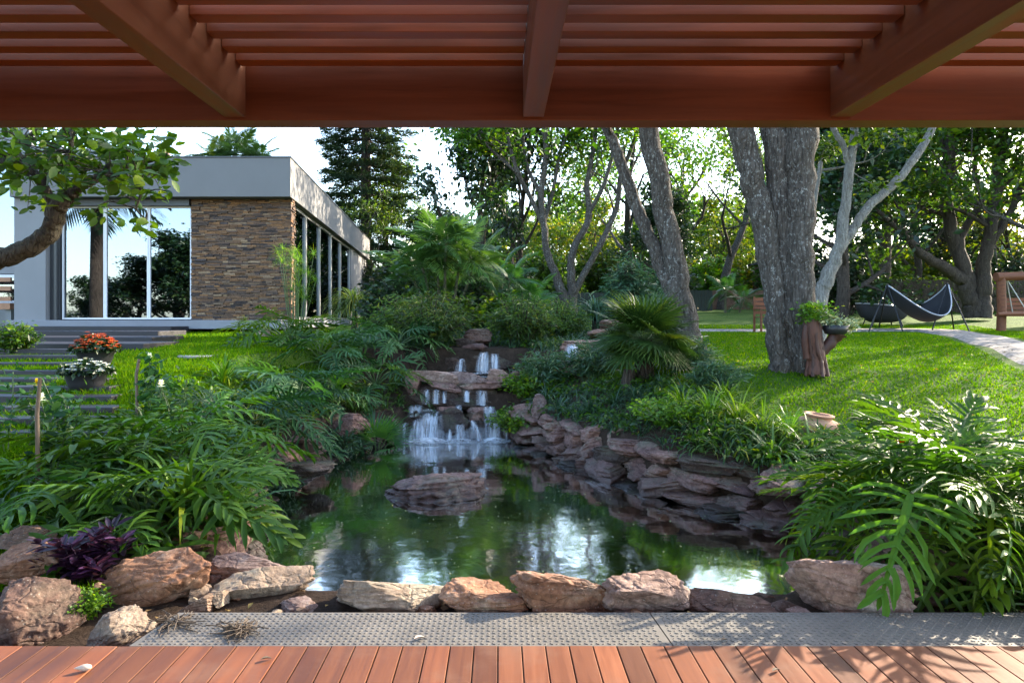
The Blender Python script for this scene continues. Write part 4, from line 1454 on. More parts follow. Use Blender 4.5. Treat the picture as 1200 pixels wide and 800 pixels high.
traced_tree('pale_forked_tree', 'slender pale barked forked tree behind the massive grey trunk', 962, 13.0, [
    [(955, 415, 19.8, 0), (958, 380, 19.0, 0), (962, 345, 18.2, 0), (974, 315, 15.2, 0), (985, 285, 13.7, 0), (991, 235, 11.4, 0), (996, 195, 10.6, 0), (1001, 160, 9.1, 0), (1004, 120, 7.6, 0), (1010, 20, 6.1, 0), (1020, -60, 4.6, 0)],
    [(985, 290, 12.2, 0), (1000, 268, 10.6, 0), (1020, 240, 10.6, 0), (1045, 218, 9.9, .1), (1068, 190, 9.1, .2), (1092, 150, 8.4, .3), (1125, 60, 6.8, .4), (1150, -20, 4.6, .5)],
    [(996, 195, 7.6, 0), (988, 170, 6.8, 0), (976, 150, 6.1, 0), (950, 90, 5.3, 0), (930, 20, 3.8, 0)],
    [(955, 350, 7.6, 0), (948, 300, 6.8, .2), (952, 250, 6.1, .3), (962, 190, 4.6, .5)]],
    'bark_pale', 'leaf_tree', 62, [(0, 0.8, 5, 1.5), (1, 0.75, 6, 1.5), (2, 0.7, 3, 1.2), (3, .6, 3, .7)], 0.13, 7, 0.22, sides=12)
traced_tree('leaning_tree', 'twin stemmed tree leaning left beside the fan palm', 808, 10.5, [
    [(812, 425, 33.6, 0), (808, 400, 28.6, 0), (797, 345, 26.0, 0), (787, 290, 24.4, 0), (774, 225, 23.5, 0), (760, 150, 22.7, 0), (742, 50, 20.2, 0), (715, -80, 13.4, 0), (690, -190, 7.6, 0)],
    [(800, 385, 21.8, 0.05), (790, 345, 20.2, 0.05), (776, 315, 16.8, .1), (757, 270, 15.1, .1), (740, 228, 14.3, .1), (724, 180, 12.6, .1), (710, 145, 10.9, .1), (680, 60, 9.2, .1), (640, -60, 5.9, .3)]],
    'bark_grey', 'leaf_tree', 63, [(0, 0.75, 8, 1.7), (1, 0.72, 6, 1.5)], 0.13, 7, 0.24, sides=16)
traced_tree('spreading_tree', 'dark many stemmed tree by the hammock, one stem leaning far left', 1143, 24.0, [
    [(1142, 372, 22.8, 0), (1140, 355, 19.8, 0), (1126, 330, 15.2, 0), (1104, 312, 12.9, -.3), (1080, 298, 10.6, -.6), (1062, 275, 8.4, -.8), (1045, 262, 6.1, -1), (1020, 240, 3.8, -1)],
    [(1141, 372, 22.8, .1), (1138, 345, 18.2, .1), (1126, 305, 16.0, .1), (1112, 255, 12.9, .2), (1108, 210, 11.4, .2), (1112, 160, 10.6, .3), (1105, 90, 6.8, .3), (1100, 0, 3.8, .3)],
    [(1150, 372, 22.8, -.1), (1152, 345, 18.2, -.1), (1152, 315, 15.2, -.1), (1160, 275, 12.9, -.2), (1168, 225, 11.4, -.2), (1176, 160, 9.9, -.2), (1190, 90, 6.1, -.2), (1210, 10, 3.8, 0)],
    [(1132, 325, 10.6, 0), (1124, 295, 9.9, 0), (1132, 265, 8.4, .3), (1150, 235, 6.8, .3), (1142, 200, 5.3, .3), (1150, 150, 4.6, .3)],
    [(1156, 295, 9.1, -.2), (1180, 255, 7.6, -.3), (1200, 215, 6.1, -.4), (1225, 180, 4.6, -.4)],
    [(1108, 230, 6.8, .2), (1090, 205, 6.1, .2), (1070, 190, 4.6, .2), (1055, 165, 3.8, .2)]],
    'bark_dark', 'leaf_tree', 64, [(0, 0.6, 6, 1.8), (1, 0.45, 10, 2.3), (2, 0.45, 10, 2.3), (3, 0.5, 5, 1.8), (4, 0.4, 6, 2.0), (5, .5, 5, 1.8)], 0.20, 11, 0.40, sides=12)
traced_tree('airy_tree', 'tall airy tree behind the pond with many thin upright stems', 668, 26.0, [
    [(665, 372, 17.2, 0), (662, 352, 13.3, 0), (652, 325, 10.1, 0), (641, 295, 8.6, 0), (637, 260, 7.8, 0), (634, 225, 7.0, 0), (640, 180, 6.2, 0), (636, 130, 4.7, 0), (640, 60, 3.1, 0)],
    [(669, 372, 17.2, 0), (671, 345, 12.5, 0), (669, 315, 9.4, 0), (673, 290, 8.6, 0), (690, 255, 7.8, 0), (688, 215, 6.2, 0), (696, 170, 5.5, 0), (700, 120, 4.7, 0), (705, 50, 3.1, 0)],
    [(672, 345, 9.4, 0), (686, 318, 7.8, 0), (704, 285, 7.0, 0), (722, 245, 6.2, .3), (728, 205, 5.5, .3), (745, 160, 4.7, .3), (760, 110, 3.1, .3)],
    [(638, 265, 6.2, 0), (622, 232, 5.5, 0), (606, 200, 4.7, -.4), (596, 165, 3.9, -.4), (585, 120, 3.1, -.4)],
    [(637, 262, 5.5, 0), (648, 225, 4.7, .3), (655, 185, 3.9, .3), (665, 150, 3.9, .3), (670, 100, 3.1, .3)],
    [(606, 202, 3.9, -.4), (586, 185, 3.1, -.4), (566, 165, 2.3, -.5), (550, 140, 2.3, -.6)],
    [(634, 228, 4.7, 0), (618, 195, 3.9, .2), (613, 160, 3.1, .3), (610, 120, 2.3, .3)],
    [(690, 250, 5.5, 0), (708, 215, 4.7, -.3), (720, 170, 3.9, -.3), (728, 130, 3.1, -.3)]],
    'bark_grey', 'leaf_tree', 65, [(0, 0.6, 5, 1.6), (1, 0.55, 6, 1.7), (0, 0.88, 14, 3.0), (1, 0.88, 14, 3.0), (2, 0.5, 7, 1.9), (3, 0.4, 6, 1.5), (4, 0.4, 5, 1.4), (5, 0.3, 6, 1.3), (6, .4, 5, 1.3), (7, .4, 5, 1.5)], 0.17, 10, 0.36, sides=10)  # dense twigs added high in the unseen crown to shade the house side

NEARP = []
# near tree over the left lawn
NB = Vector((-4.6, 4.3, g(-4.6, 4.3)))
near = traced_tree('garden_tree', 'crooked mossy branched tree with round leaves reaching in at the left', 0, 4.5, [
    [(-215, 640, 34, 0), (-190, 520, 30, 0), (-120, 400, 27, 0), (-40, 325, 25, 0), (0, 303, 23, 0), (38, 288, 22, 0), (60, 268, 21, 0), (67, 245, 20, 0), (80, 232, 16, 0), (92, 222, 11, 0), (112, 208, 8, 0), (140, 198, 6, .1), (170, 190, 4, .1), (195, 186, 2.5, .1)],
    [(66, 248, 15, 0), (56, 228, 11, 0), (46, 208, 10, 0), (30, 196, 9, .1), (8, 190, 8, .1), (-30, 178, 7, .2), (-80, 160, 5, .3)],
    [(47, 210, 9, 0), (62, 203, 8, 0), (80, 180, 6, -.1), (84, 160, 5, -.1), (78, 120, 4, -.1), (85, 70, 2, 0)],
    [(95, 220, 7, 0), (122, 205, 6, .1), (125, 185, 5, .1), (108, 165, 4, .2), (90, 140, 3, .2)],
    [(118, 204, 6, 0), (140, 208, 5, -.1), (160, 216, 4, -.1), (165, 228, 3, -.1), (160, 245, 2.4, -.1), (172, 258, 1.6, -.1)],
    [(84, 188, 5, 0), (110, 196, 4.5, .2), (150, 196, 4, .2), (185, 196, 3, .2), (212, 190, 2, .2)],
    [(30, 196, 6, .1), (20, 170, 5, .1), (45, 150, 4, .1), (70, 110, 3, .1)],
    [(8, 190, 6, .1), (-10, 165, 5, .1), (-20, 130, 4, .1)]],
    'bark_mossy', 'leaf_near', 66, [], 0.075, 3, 0.05, sides=12, base=NB, rough=0.16)
rs = np.random.default_rng(661)
lv, tw_ = MB(), MB()
clus = []
for (cx, cy, rx_, ry_, n_) in [(40, 165, 75, 30, 130), (110, 165, 55, 24, 85), (165, 172, 40, 20, 60), (100, 200, 50, 16, 60), (30, 200, 60, 22, 75), (165, 200, 45, 14, 55), (150, 222, 28, 8, 22),
                               (40, 235, 22, 10, 12), (90, 220, 25, 12, 22), (125, 247, 16, 5, 9), (168, 262, 12, 6, 9), (185, 222, 12, 10, 9), (205, 192, 13, 8, 8), (195, 168, 10, 8, 8), (-60, 170, 60, 40, 80), (40, 100, 110, 40, 110)]:
    for k in range(int(n_ * 0.62)):
        a_ = rs.uniform(0, 2 * PI); q = math.sqrt(rs.random())
        clus.append((cx + rx_ * q * math.cos(a_), cy + ry_ * q * math.sin(a_), 4.5 + rs.normal(0, 0.32)))
C_ = np.array([tuple(W(a, b, c)) for a, b, c in clus]) - np.array(NB)
rowsN = np.vstack([r_[:, :3] for r_ in NEARP]) - np.array(NB)
for c in C_[::2]:
    dn = np.linalg.norm(rowsN - c, axis=1); k = int(np.argmin(dn))
    if dn[k] > 0.55: continue
    a_ = rowsN[k]; md = (a_ + c) / 2 + rs.normal(0, 0.02, 3) + (0, 0, 0.03)
    tw_.tube(smooth_path([a_, md, c], 3), np.linspace(0.0055, 0.0018, 7), 4, cap=False)
link('twigs', tw_.mesh('twigs', M['bark_mossy']), near)
P_ = np.repeat(C_, 4, 0) + rs.normal(0, 0.028, (len(C_) * 4, 3))
scatter_leaves(lv, P_, rs, 0.068, OVAL_V, OVAL_F, up=0.9, droop=0.25)
link('crown', lv.mesh('crown', M['leaf_near']), near)

# ------------------------------------------------------------------ trees behind
TT = {
    'broad': template_tree(71, 11, 0.28, 5.0, 0.35, (M['bark_dark'], M['leaf_tree']), 0.24, 9, 0.42, 8, 2),
    'dark': template_tree(72, 9, 0.24, 3.2, 0.15, (M['bark_dark'], M['leaf_dark']), 0.24, 16, 0.34, 13, 2),
    'airy': template_tree(73, 12, 0.22, 5.0, 0.3, (M['bark_grey'], M['leaf_tree']), 0.20, 7, 0.45, 8, 2, up=0.4),
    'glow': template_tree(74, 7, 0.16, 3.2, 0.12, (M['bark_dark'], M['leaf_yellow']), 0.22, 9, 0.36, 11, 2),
    'fine': template_tree(75, 10, 0.2, 4.2, 0.22, (M['bark_grey'], M['leaf_tree']), 0.26, 10, 0.5, 9, 2, V=NARROW_V, droop=0.5),
    'lime': template_tree(76, 9, 0.2, 4.0, 0.25, (M['bark_dark'], M['leaf_lime']), 0.2, 8, 0.42, 9, 2),
}
BT = [
    ('dark', 985, 21.5, 0.82, 0.4, 'dense dark evergreen behind the pale forked tree'),
    ('dark', 560, 29, (0.78, 0.78, 1.12), 1.2, 'dark evergreen rising left of the tall airy tree'),  # stretched taller so its unseen top shades the house side
    ('dark', 604, 32, (0.72, 0.72, 1.3), 2.2, 'smaller dark evergreen close against the tall airy tree'),  # height stretched too, as added shade on the house side
    ('broad', 452, 38, 0.85, 0.3, 'leafy tree under the pine, right of the flat roofed house'),
    ('fine', 430, 33, 0.60, 0.9, 'weeping fine leaved tree just beyond the end of the house'),
    ('dark', 500, 36, 0.66, 0.9, 'low dark tree behind the palm clump'),
    ('airy', 740, 36, 1.0, 1.7, 'airy tree behind the leaning twin stems'),
    ('broad', 800, 40, 1.0, 2.9, 'broad tree with sky gaps right of the leaning twin stems'),
    ('airy', 845, 33, 0.95, 4.1, 'airy tree between the leaning tree and the massive trunk'),
    ('glow', 845, 42, 0.9, 0.5, 'yellow green sunlit tree over the brick wall'),
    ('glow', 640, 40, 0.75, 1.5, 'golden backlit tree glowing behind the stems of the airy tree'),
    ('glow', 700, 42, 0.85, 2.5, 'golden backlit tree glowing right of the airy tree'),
    ('lime', 905, 36, 0.95, 1.1, 'light green tree behind the wooden garden chair'),
    ('broad', 1035, 30, 0.95, 3.6, 'broad tree over the clipped hedge'),
    ('fine', 1010, 33, 1.0, 5.2, 'fine leaved tree between the pale fork and the clipped hedge'),
    ('lime', 1075, 35, 1.0, 2.6, 'light green tree behind the black hammock'),
    ('broad', 1165, 33, 1.0, 0.8, 'broad tree behind the timber swing'),
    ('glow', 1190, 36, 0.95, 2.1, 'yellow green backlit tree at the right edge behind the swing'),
    ('dark', 1105, 37, 0.9, 3.4, 'dark tree behind the many stemmed tree'),
    ('dark', 765, 30, 0.62, 2.0, 'dark rounded tree low behind the leaning twin stems'),
    ('broad', 690, 48, 1.0, 4.6, 'distant broad tree filling the gap behind the airy tree'),
    ('broad', 900, 50, 1.1, 5.6, 'distant broad tree behind the massive trunk'),
    ('broad', 1040, 48, 1.1, 1.6, 'distant broad tree far behind the hedge'),
    ('dark', 530, 46, 0.8, 2.6, 'distant dark tree above the stone retaining wall'),
]
for kind, px_, d, s, rz, lb in BT:
    stand_tree(TT[kind], {'dark': 'evergreen_tree', 'glow': 'yellow_green_tree'}.get(kind, 'tree'), lb, G(px_, d), s, rz)
# neighbours outside the frame that shade the lawn
for kind, x_, y_, s, rz, lb in [('broad', 23.5, 25.5, 1.05, 0.9, 'broad tree beyond the right end of the lawn'), ('airy', 17.3, 21.4, 0.9, 2.2, 'airy tree just right of the timber swing'), ('airy', 24, 21, 1.0, 0.3, 'tree at the far right of the lawn')]:
    stand_tree(TT[kind], 'tree', lb, Vector((x_, y_, g(x_, y_))), s, rz, 'trees shading the lawn')
# mirrored in the big windows: trees and a palm on the terrace side
for kind, x_, y_, s, rz, lb in [('dark', -21.0, -12, 0.92, 1, 'dark tree mirrored in the right window pane'), ('dark', -24.0, -13, 0.78, 2, 'dark tree mirrored beside the middle window bar'), ('dark', -27.0, -14, 0.62, 3, 'dark tree mirrored in the middle window pane'),
                                ('dark', -18.6, -11, 0.98, 4, 'tall dark tree mirrored at the right edge of the windows'), ('dark', -31.5, -14, 0.5, 5, 'dark tree mirrored left of the palm trunk'), ('dark', -34.5, -13, 0.52, 2.7, 'dark tree mirrored at the left edge of the windows'), ('dark', -22.5, -16, 0.95, 0.7, 'dark tree mirrored behind the others in the window'), ('dark', -29.5, -17, 0.5, 1.7, 'low dark tree mirrored behind the palm trunk')]:
    stand_tree(TT[kind], 'evergreen_tree', lb, Vector((x_, y_, -0.2)), (s * 1.15, s * 1.15, s * 0.84), rz, 'trees mirrored in the windows')

# pine: whorls of drooping branches round a straight mast
rs = np.random.default_rng(81)
pine_t = empty('pine_tree', G(428, 36), 'tall dark pine with tiered branches behind the house', 'tree')
tr, cr = MB(), MB()
tr.tube([(0, 0, -0.3), (0.05, 0, 6), (0, 0.05, 12), (0, 0, 19)], [0.36, 0.28, 0.2, 0.05], 10)
z = 3.2
while z < 18.6:
    bl = 3.1 * (1 - (z - 3) / 18.5) + 0.35
    nb = 8
    a0 = rs.uniform(0, 6)
    for k in range(nb):
        az = a0 + k * 2 * PI / nb + rs.normal(0, 0.18)
        L_ = bl * rs.uniform(0.75, 1.1)
        pts = [np.array((math.cos(az) * L_ * t_, math.sin(az) * L_ * t_, z + L_ * (0.10 * t_ - 0.34 * t_ * t_ + 0.16 * t_ ** 3))) for t_ in np.linspace(0, 1, 7)]
        tr.tube(pts, np.linspace(0.05, 0.012, 7), 4, cap=False)
        for q in range(int(30 * L_)):
            t_ = rs.uniform(0.15, 1.0) ** 0.8
            b = pts[min(5, int(t_ * 6))]; c = pts[min(6, int(t_ * 6) + 1)]
            p0 = b + (c - b) * (t_ * 6 - int(t_ * 6))
            side_ = rs.choice((-1, 1)) * rs.uniform(0.15, 0.55) * (1.1 - 0.5 * t_)
            P3 = p0 + np.array((-math.sin(az) * side_, math.cos(az) * side_, -abs(side_) * 0.18))
            Pn = np.repeat(P3[None], 5, 0) + rs.normal(0, 0.07, (5, 3))
            D_ = unit(np.tile(np.array((math.cos(az) - math.sin(az) * side_ * 1.5, math.sin(az) + math.cos(az) * side_ * 1.5, 0.1)), (5, 1)) + rs.normal(0, 0.45, (5, 3)))
            cr.inst(NARROW_V, LEAF_F, frames(D_, np.tile((0.1, 0, 1.0), (5, 1)) + rs.normal(0, .3, (5, 3))) * 0.30, Pn)
    z += rs.uniform(0.62, 0.82)
link('trunk', tr.mesh('trunk', M['bark_dark']), pine_t)
link('crown', cr.mesh('crown', M['leaf_pine']), pine_t)


# ------------------------------------------------------------------ palms, fountains of blades
def frond(nl, lw, ll, arch, vdip, seed):
    """a feather frond of length 1 along +Y"""
    rs = np.random.default_rng(seed)
    t_ = np.linspace(0, 1, 11)
    y = t_ * (1 - 0.12 * arch * t_); z = 0.25 * arch * t_ - 0.75 * arch * t_ ** 2
    V, F = [], []
    w = 0.012
    for k in range(11):
        ww = w * (1 - 0.8 * t_[k])
        V += [(-ww, y[k], z[k]), (ww, y[k], z[k])]
    for k in range(10): F.append((2 * k, 2 * k + 1, 2 * k + 3, 2 * k + 2))
    for k in range(nl):
        s = 0.16 + 0.83 * k / (nl - 1)
        yy = np.interp(s, t_, y); zz = np.interp(s, t_, z)
        L_ = ll * (0.55 + 0.9 * math.sin(PI * min(1, s * 0.85 + 0.12))) * rs.uniform(0.9, 1.1) * (1 - 0.35 * s)
        an = R(68 - 38 * s)
        for sd in (-1, 1):
            dx, dy = sd * math.sin(an), math.cos(an)
            b = len(V)
            nx_, ny_ = -dy * sd, dx * sd
            dz = vdip + rs.normal(0, 0.06)
            V += [(0, yy, zz)]
            for q, hw in ((0.35, lw), (0.7, lw * 0.8), (1.0, 0.0)):
                cx, cy = dx * L_ * q, yy + dy * L_ * q
                cz = zz + L_ * (dz * q - 0.45 * q * q)
                if hw: V += [(cx - nx_ * hw, cy - ny_ * hw, cz - hw * .3), (cx + nx_ * hw, cy + ny_ * hw, cz + hw * .3)]
                else: V += [(cx, cy, cz)]
            F += [(b, b + 1, b + 2), (b + 1, b + 3, b + 4, b + 2), (b + 3, b + 5, b + 4)]
    return np.array(V), F


FR = [frond(24, 0.014, 0.34, 0.55, 0.12, 1), frond(24, 0.015, 0.32, 0.85, 0.05, 2), frond(22, 0.014, 0.34, 0.35, 0.2, 3)]


def palm_head(mb, c, rs, n, L_, emin=-35, emax=70, var=0.15, mi=0):
    for k in range(n):
        az = k * 2.4 + rs.normal(0, 0.25)
        f = (k + 0.5) / n
        el = R(emax + (emin - emax) * f + rs.normal(0, 6))
        D_ = np.array([(math.cos(az) * math.cos(el), math.sin(az) * math.cos(el), math.sin(el))])
        U_ = np.array([(-math.cos(az) * math.sin(el) + rs.normal(0, .25), -math.sin(az) * math.sin(el) + rs.normal(0, .25), math.cos(el))])
        V, F = FR[rs.integers(3)]
        mb.inst(V, F, frames(D_, U_) * (L_ * rs.uniform(1 - var, 1 + var)), np.array([c]), mi)


def palm(name, label, loc, stems, stem_r, n, L_, leafm='leaf_palm', stemm='palm_stem', seed=0, group=None, emin=-35, emax=70):
    """stems: list of (dx, dy, height, lean x, lean y)"""
    rs = np.random.default_rng(seed)
    t_ = empty(name, loc, label, 'palm', group)
    cr = MB()
    for dx, dy, h, lx, ly in stems:
        st = MB()
        pts = [(dx + lx * f * f, dy + ly * f * f, -0.15 + (h + 0.15) * f) for f in np.linspace(0, 1, 7)]
        st.tube(pts, np.linspace(stem_r * 1.15, stem_r * 0.85, 7), 9, rough=0.08, rs=rs)
        st.build('stem', M[stemm], t_)
        palm_head(cr, (dx + lx, dy + ly, h - 0.03), rs, n, L_, emin, emax)
    cr.build('fronds', M[leafm], t_, smooth=False)
    return t_


palm('palm_clump', 'clump of slim stemmed feather palms before the stone retaining wall', G(520, 15.5), [(-0.25, 0, 1.55, -0.25, 0), (-0.1, 0.1, 1.95, -0.1, 0.1), (0.02, -0.1, 2.05, 0.05, -0.1), (0.2, 0.05, 1.8, 0.2, 0.0), (0.3, 0.15, 1.45, 0.35, 0.1), (-0.4, 0.2, 1.2, -0.3, 0)], 0.035, 12, 1.12, seed=5)
palm('palm_clump', 'loose clump of small palms right of the tall palm clump', G(588, 17), [(-0.3, 0, 1.0, -0.2, 0), (0.1, 0.1, 1.35, 0.1, 0.0), (0.45, 0, 0.8, 0.3, 0), (0.0, 0.5, 1.6, 0.0, 0.2)], 0.03, 9, 0.85, seed=6)
palm('roof_palm', 'feathery palm top showing above the flat roof', Vector((X(275, 22), 22, 1.4)), [(0, 0, 5.45, 0, 0), (-0.5, 0.4, 5.2, -0.2, 0), (0.4, 0.3, 5.2, 0.2, 0)], 0.08, 14, 1.1, seed=7, emin=0, emax=75)
palm('date_palm', 'thick trunked date palm mirrored in the left window pane', Vector((-15.0, 6.4, g(-15, 6.4))), [(0, 0, 6.15, 0.05, 0)], 0.25, 26, 2.6, 'leaf_dark', 'bark_dark', seed=8, emin=-38, emax=65)
palm('banana_palm', 'small palm in the yellow border left of the massive trunk', G(850, 29), [(0, 0, 1.0, 0, 0), (0.7, 0.3, 0.6, 0.2, 0)], 0.05, 10, 0.95, 'leaf_palm', seed=9)
palm('feather_palm', 'young palm at the foot of the dark fence behind the pond', G(618, 24), [(0, 0, 0.5, 0, 0)], 0.05, 12, 1.3, seed=10, emin=5)


def fountain(mb, c, rs, n, L_, w, e0=(35, 85), bend=(60, 140), segs=6, fold=0.25, mi=0, var=0.3, r0=0.02):
    """n arching blades from c"""
    az = rs.uniform(0, 2 * PI, n)
    el = np.radians(rs.uniform(*e0, n)); bd = np.radians(rs.uniform(*bend, n))
    LL = L_ * (1 + var * rs.uniform(-1, 1, n))
    P = np.array(c) + np.stack([np.cos(az) * r0 * rs.random(n), np.sin(az) * r0 * rs.random(n), np.zeros(n)], -1)
    side_ = np.stack([-np.sin(az), np.cos(az), np.zeros(n)], -1)
    tws = rs.normal(0, 0.35, n)
    cols = []
    pr = np.array([0.55, 0.9, 1.0, 0.95, 0.75, 0.45, 0.04]) if segs == 6 else np.interp(np.linspace(0, 1, segs + 1), [0, .4, .8, 1], [0.6, 1, .6, .04])
    for k in range(segs + 1):
        s = k / segs
        e = el - bd * s * s
        dr = np.stack([np.cos(az) * np.cos(e), np.sin(az) * np.cos(e), np.sin(e)], -1)
        if k: P = P + dr * (LL / segs)[:, None]
        nm = np.cross(side_, dr)
        sd = side_ * np.cos(tws * s)[:, None] + nm * np.sin(tws * s)[:, None]
        hw = w * pr[k] / 2
        cols.append(np.stack([P - sd * hw + nm * hw * fold, P + sd * hw + nm * hw * fold], 1))
    V = np.stack(cols, 1).reshape(n, -1, 3)
    F1 = np.array([(2 * k, 2 * k + 1, 2 * k + 3, 2 * k + 2) for k in range(segs)])
    off = (np.arange(n) * (segs + 1) * 2)[:, None, None]
    mb.add(V.reshape(-1, 3), (F1[None] + off).reshape(-1, 4), mi, np.repeat(rs.random(n), 2 * (segs + 1)))


def blade_plant(name, label, cat, loc, n, L_, w, leafm, seed, e0=(35, 85), bend=(60, 140), group=None, stem_h=0.0, stem_r=0.05, stemm='bark_dark', heads=1, spread=0.0):
    rs = np.random.default_rng(seed)
    t_ = empty(name, loc, label, cat, group)
    mb = MB()
    if stem_h:
        st = MB(); st.tube([(0, 0, -0.1), (0.01, 0, stem_h * 0.5), (0, 0.01, stem_h)], [stem_r * 1.5, stem_r, stem_r * 0.9], 9, rough=0.15, rs=rs)
        st.build('stem', M[stemm], t_)
    for k in range(heads):
        c = np.array((rs.normal(0, spread), rs.normal(0, spread), stem_h)) if heads > 1 else np.array((0, 0, stem_h))
        if heads > 1: c[2] += g(loc[0] + c[0], loc[1] + c[1]) - loc[2]
        fountain(mb, c, rs, n, L_, w, e0, bend)
    mb.build('leaves', M[leafm], t_)
    return t_


blade_plant('ponytail_palm', 'dome of drooping grassy leaves beside the side windows of the house', 'palm', G(415, 16.5), 420, 0.95, 0.022, 'leaf_sedge', 12, (25, 88), (110, 175), stem_h=0.42, stem_r=0.07)
blade_plant('ponytail_palm', 'drooping grassy headed palm left of the leaning twin stems', 'palm', G(697, 15.0), 380, 0.85, 0.02, 'leaf_blue', 13, (25, 88), (110, 175), stem_h=0.42, stem_r=0.07)
blade_plant('silver_tuft', 'silvery pale tuft at the foot of the leaning tree', 'plant', G(822, 9.9), 320, 0.36, 0.010, 'leaf_silver', 14, (15, 85), (40, 110))

# papyrus: tall stems topped with fine threads
rs = np.random.default_rng(91)
pp = empty('papyrus', G(346, 13.6), 'feathery papyrus standing in front of the side windows', 'plant')
st, hd = MB(), MB()
for k in range(26):
    a_ = rs.uniform(0, 6.28); ln = rs.uniform(0.0, 0.42); h = rs.uniform(0.7, 1.75)
    tip = np.array((math.cos(a_) * ln, math.sin(a_) * ln, h)); b = np.array((math.cos(a_) * 0.1, math.sin(a_) * 0.1, -0.1))
    st.tube([b, (b + tip) / 2 + np.array((0, 0, 0.05)), tip], [0.008, 0.007, 0.005], 5, cap=False)
    fountain(hd, tip, rs, 60, 0.24, 0.0045, (-10, 85), (30, 110), segs=3)
st.build('stems', M['stalk'], pp); hd.build('threads', M['leaf_lime'], pp)
for px_, d, lb in ((470, 12.6, 'single yellowish papyrus head above the left shrubs'), (284, 14.0, 'small yellowish papyrus tuft on the lawn by the stone panel')):
    t_ = empty('papyrus', G(px_, d), lb, 'plant')
    st, hd = MB(), MB()
    hs = (0.5, 0.62, 0.72) if px_ > 400 else (0.24, 0.3, 0.33)
    for k, h in enumerate(hs):
        tip = np.array(((k - 1) * 0.07, 0, h)); st.tube([(0, 0, -0.1), tip * 0.5, tip], [0.007, 0.006, 0.005], 5, cap=False)
        fountain(hd, tip, rs, 90, 0.17, 0.0045, (-10, 85), (30, 110), segs=3)
    st.build('stems', M['stalk'], t_); hd.build('threads', M['leaf_yellow'], t_)

# fan palm
def fan_leaf(nb, seed):
    rs = np.random.default_rng(seed)
    V, F = [], []
    for k in range(nb):
        a_ = R(-105 + 210 * k / (nb - 1)) + rs.normal(0, 0.02)
        L_ = (0.75 + 0.25 * math.cos(a_)) * rs.uniform(0.92, 1.05)
        dx, dy = math.sin(a_), math.cos(a_); nx_, ny_ = dy, -dx
        b = len(V)
        hw = 0.030
        V.append((0, 0, 0))
        for q, h in ((0.45, hw), (0.75, hw * 0.6)):
            for s in (-1, 1): V.append((dx * L_ * q + s * nx_ * h, dy * L_ * q + s * ny_ * h, 0.06 * q - 0.10 * q * q + s * 0.004))
        V.append((dx * L_, dy * L_, -0.10))
        F += [(b, b + 1, b + 2), (b + 1, b + 3, b + 4, b + 2), (b + 3, b + 5, b + 4)]
    return np.array(V), F


FAN = [fan_leaf(22, 1), fan_leaf(24, 2), fan_leaf(20, 3)]


def fan_palm(name, label, loc, h, r, n, L_, pet, seed, leafm, emin=-20):
    rs = np.random.default_rng(seed)
    t_ = empty(name, loc, label, 'palm')
    if h > 0.1:
        st = MB(); st.tube([(0, 0, -0.1), (0.01, 0, h * 0.5), (0, 0, h)], [r * 1.0, r * 1.1, r * 0.95], 10, rough=0.35, rs=rs)
        for k in range(70):     # old leaf bases
            a_ = rs.uniform(0, 6.28); zz = rs.uniform(0, h)
            o_ = np.array((math.cos(a_), math.sin(a_), 0))
            st.tube([o_ * r * 0.8 + (0, 0, zz), o_ * (r + 0.035) + (0, 0, zz + 0.05), o_ * (r + 0.045) + (0, 0, zz + 0.09)], [0.018, 0.014, 0.004], 4, cap=False)
        st.build('stem', M['bark_dark'], t_)
    lf, pt = MB(), MB()
    for k in range(n):
        az = k * 2.4 + rs.normal(0, 0.2); f = (k + 0.5) / n
        el = R(80 + (emin - 80) * f + rs.normal(0, 6))
        D_ = np.array((math.cos(az) * math.cos(el), math.sin(az) * math.cos(el), math.sin(el)))
        p0 = np.array((0, 0, h)); p1 = p0 + D_ * pet * rs.uniform(0.8, 1.2)
        pt.tube([p0, (p0 + p1) / 2, p1], [0.007, 0.006, 0.005], 4, cap=False)
        el2 = el - R(12)
        D2 = np.array([(math.cos(az) * math.cos(el2), math.sin(az) * math.cos(el2), math.sin(el2))]) + rs.normal(0, 0.1, (1, 3))
        U_ = np.array([(-math.cos(az) * math.sin(el) + rs.normal(0, .3), -math.sin(az) * math.sin(el) + rs.normal(0, .3), math.cos(el))])
        V, F = FAN[rs.integers(3)]
        lf.inst(V, F, frames(D2, U_) * (L_ * rs.uniform(0.85, 1.15)), p1[None])
    pt.build('leaf_stalks', M['stalk'], t_); lf.build('fronds', M[leafm], t_, smooth=False)
    return t_


fan_palm('fan_palm', 'bushy fan palm on a short hairy trunk above the right pond bank', G(755, 9.3), 0.52, 0.085, 74, 0.46, 0.36, 21, 'leaf_sedge', -25)
st = MB(); rs = np.random.default_rng(3)
st.tube([(0, 0, -0.1), (0, 0, 0.14), (0.01, 0, 0.27)], [0.1, 0.09, 0.07], 10, rough=0.35, rs=rs)
o = st.build('palm_stump', M['bark_dark'], None, G(736, 9.2)); tag(o, 'short cut palm stump beside the fan palm trunk', 'stump')
fan_palm('fan_palm', 'low stemless fan palm hanging over the left bank near the waterfall', G(441, 9.35), 0.05, 0.05, 16, 0.38, 0.34, 22, 'leaf_palm', 5)


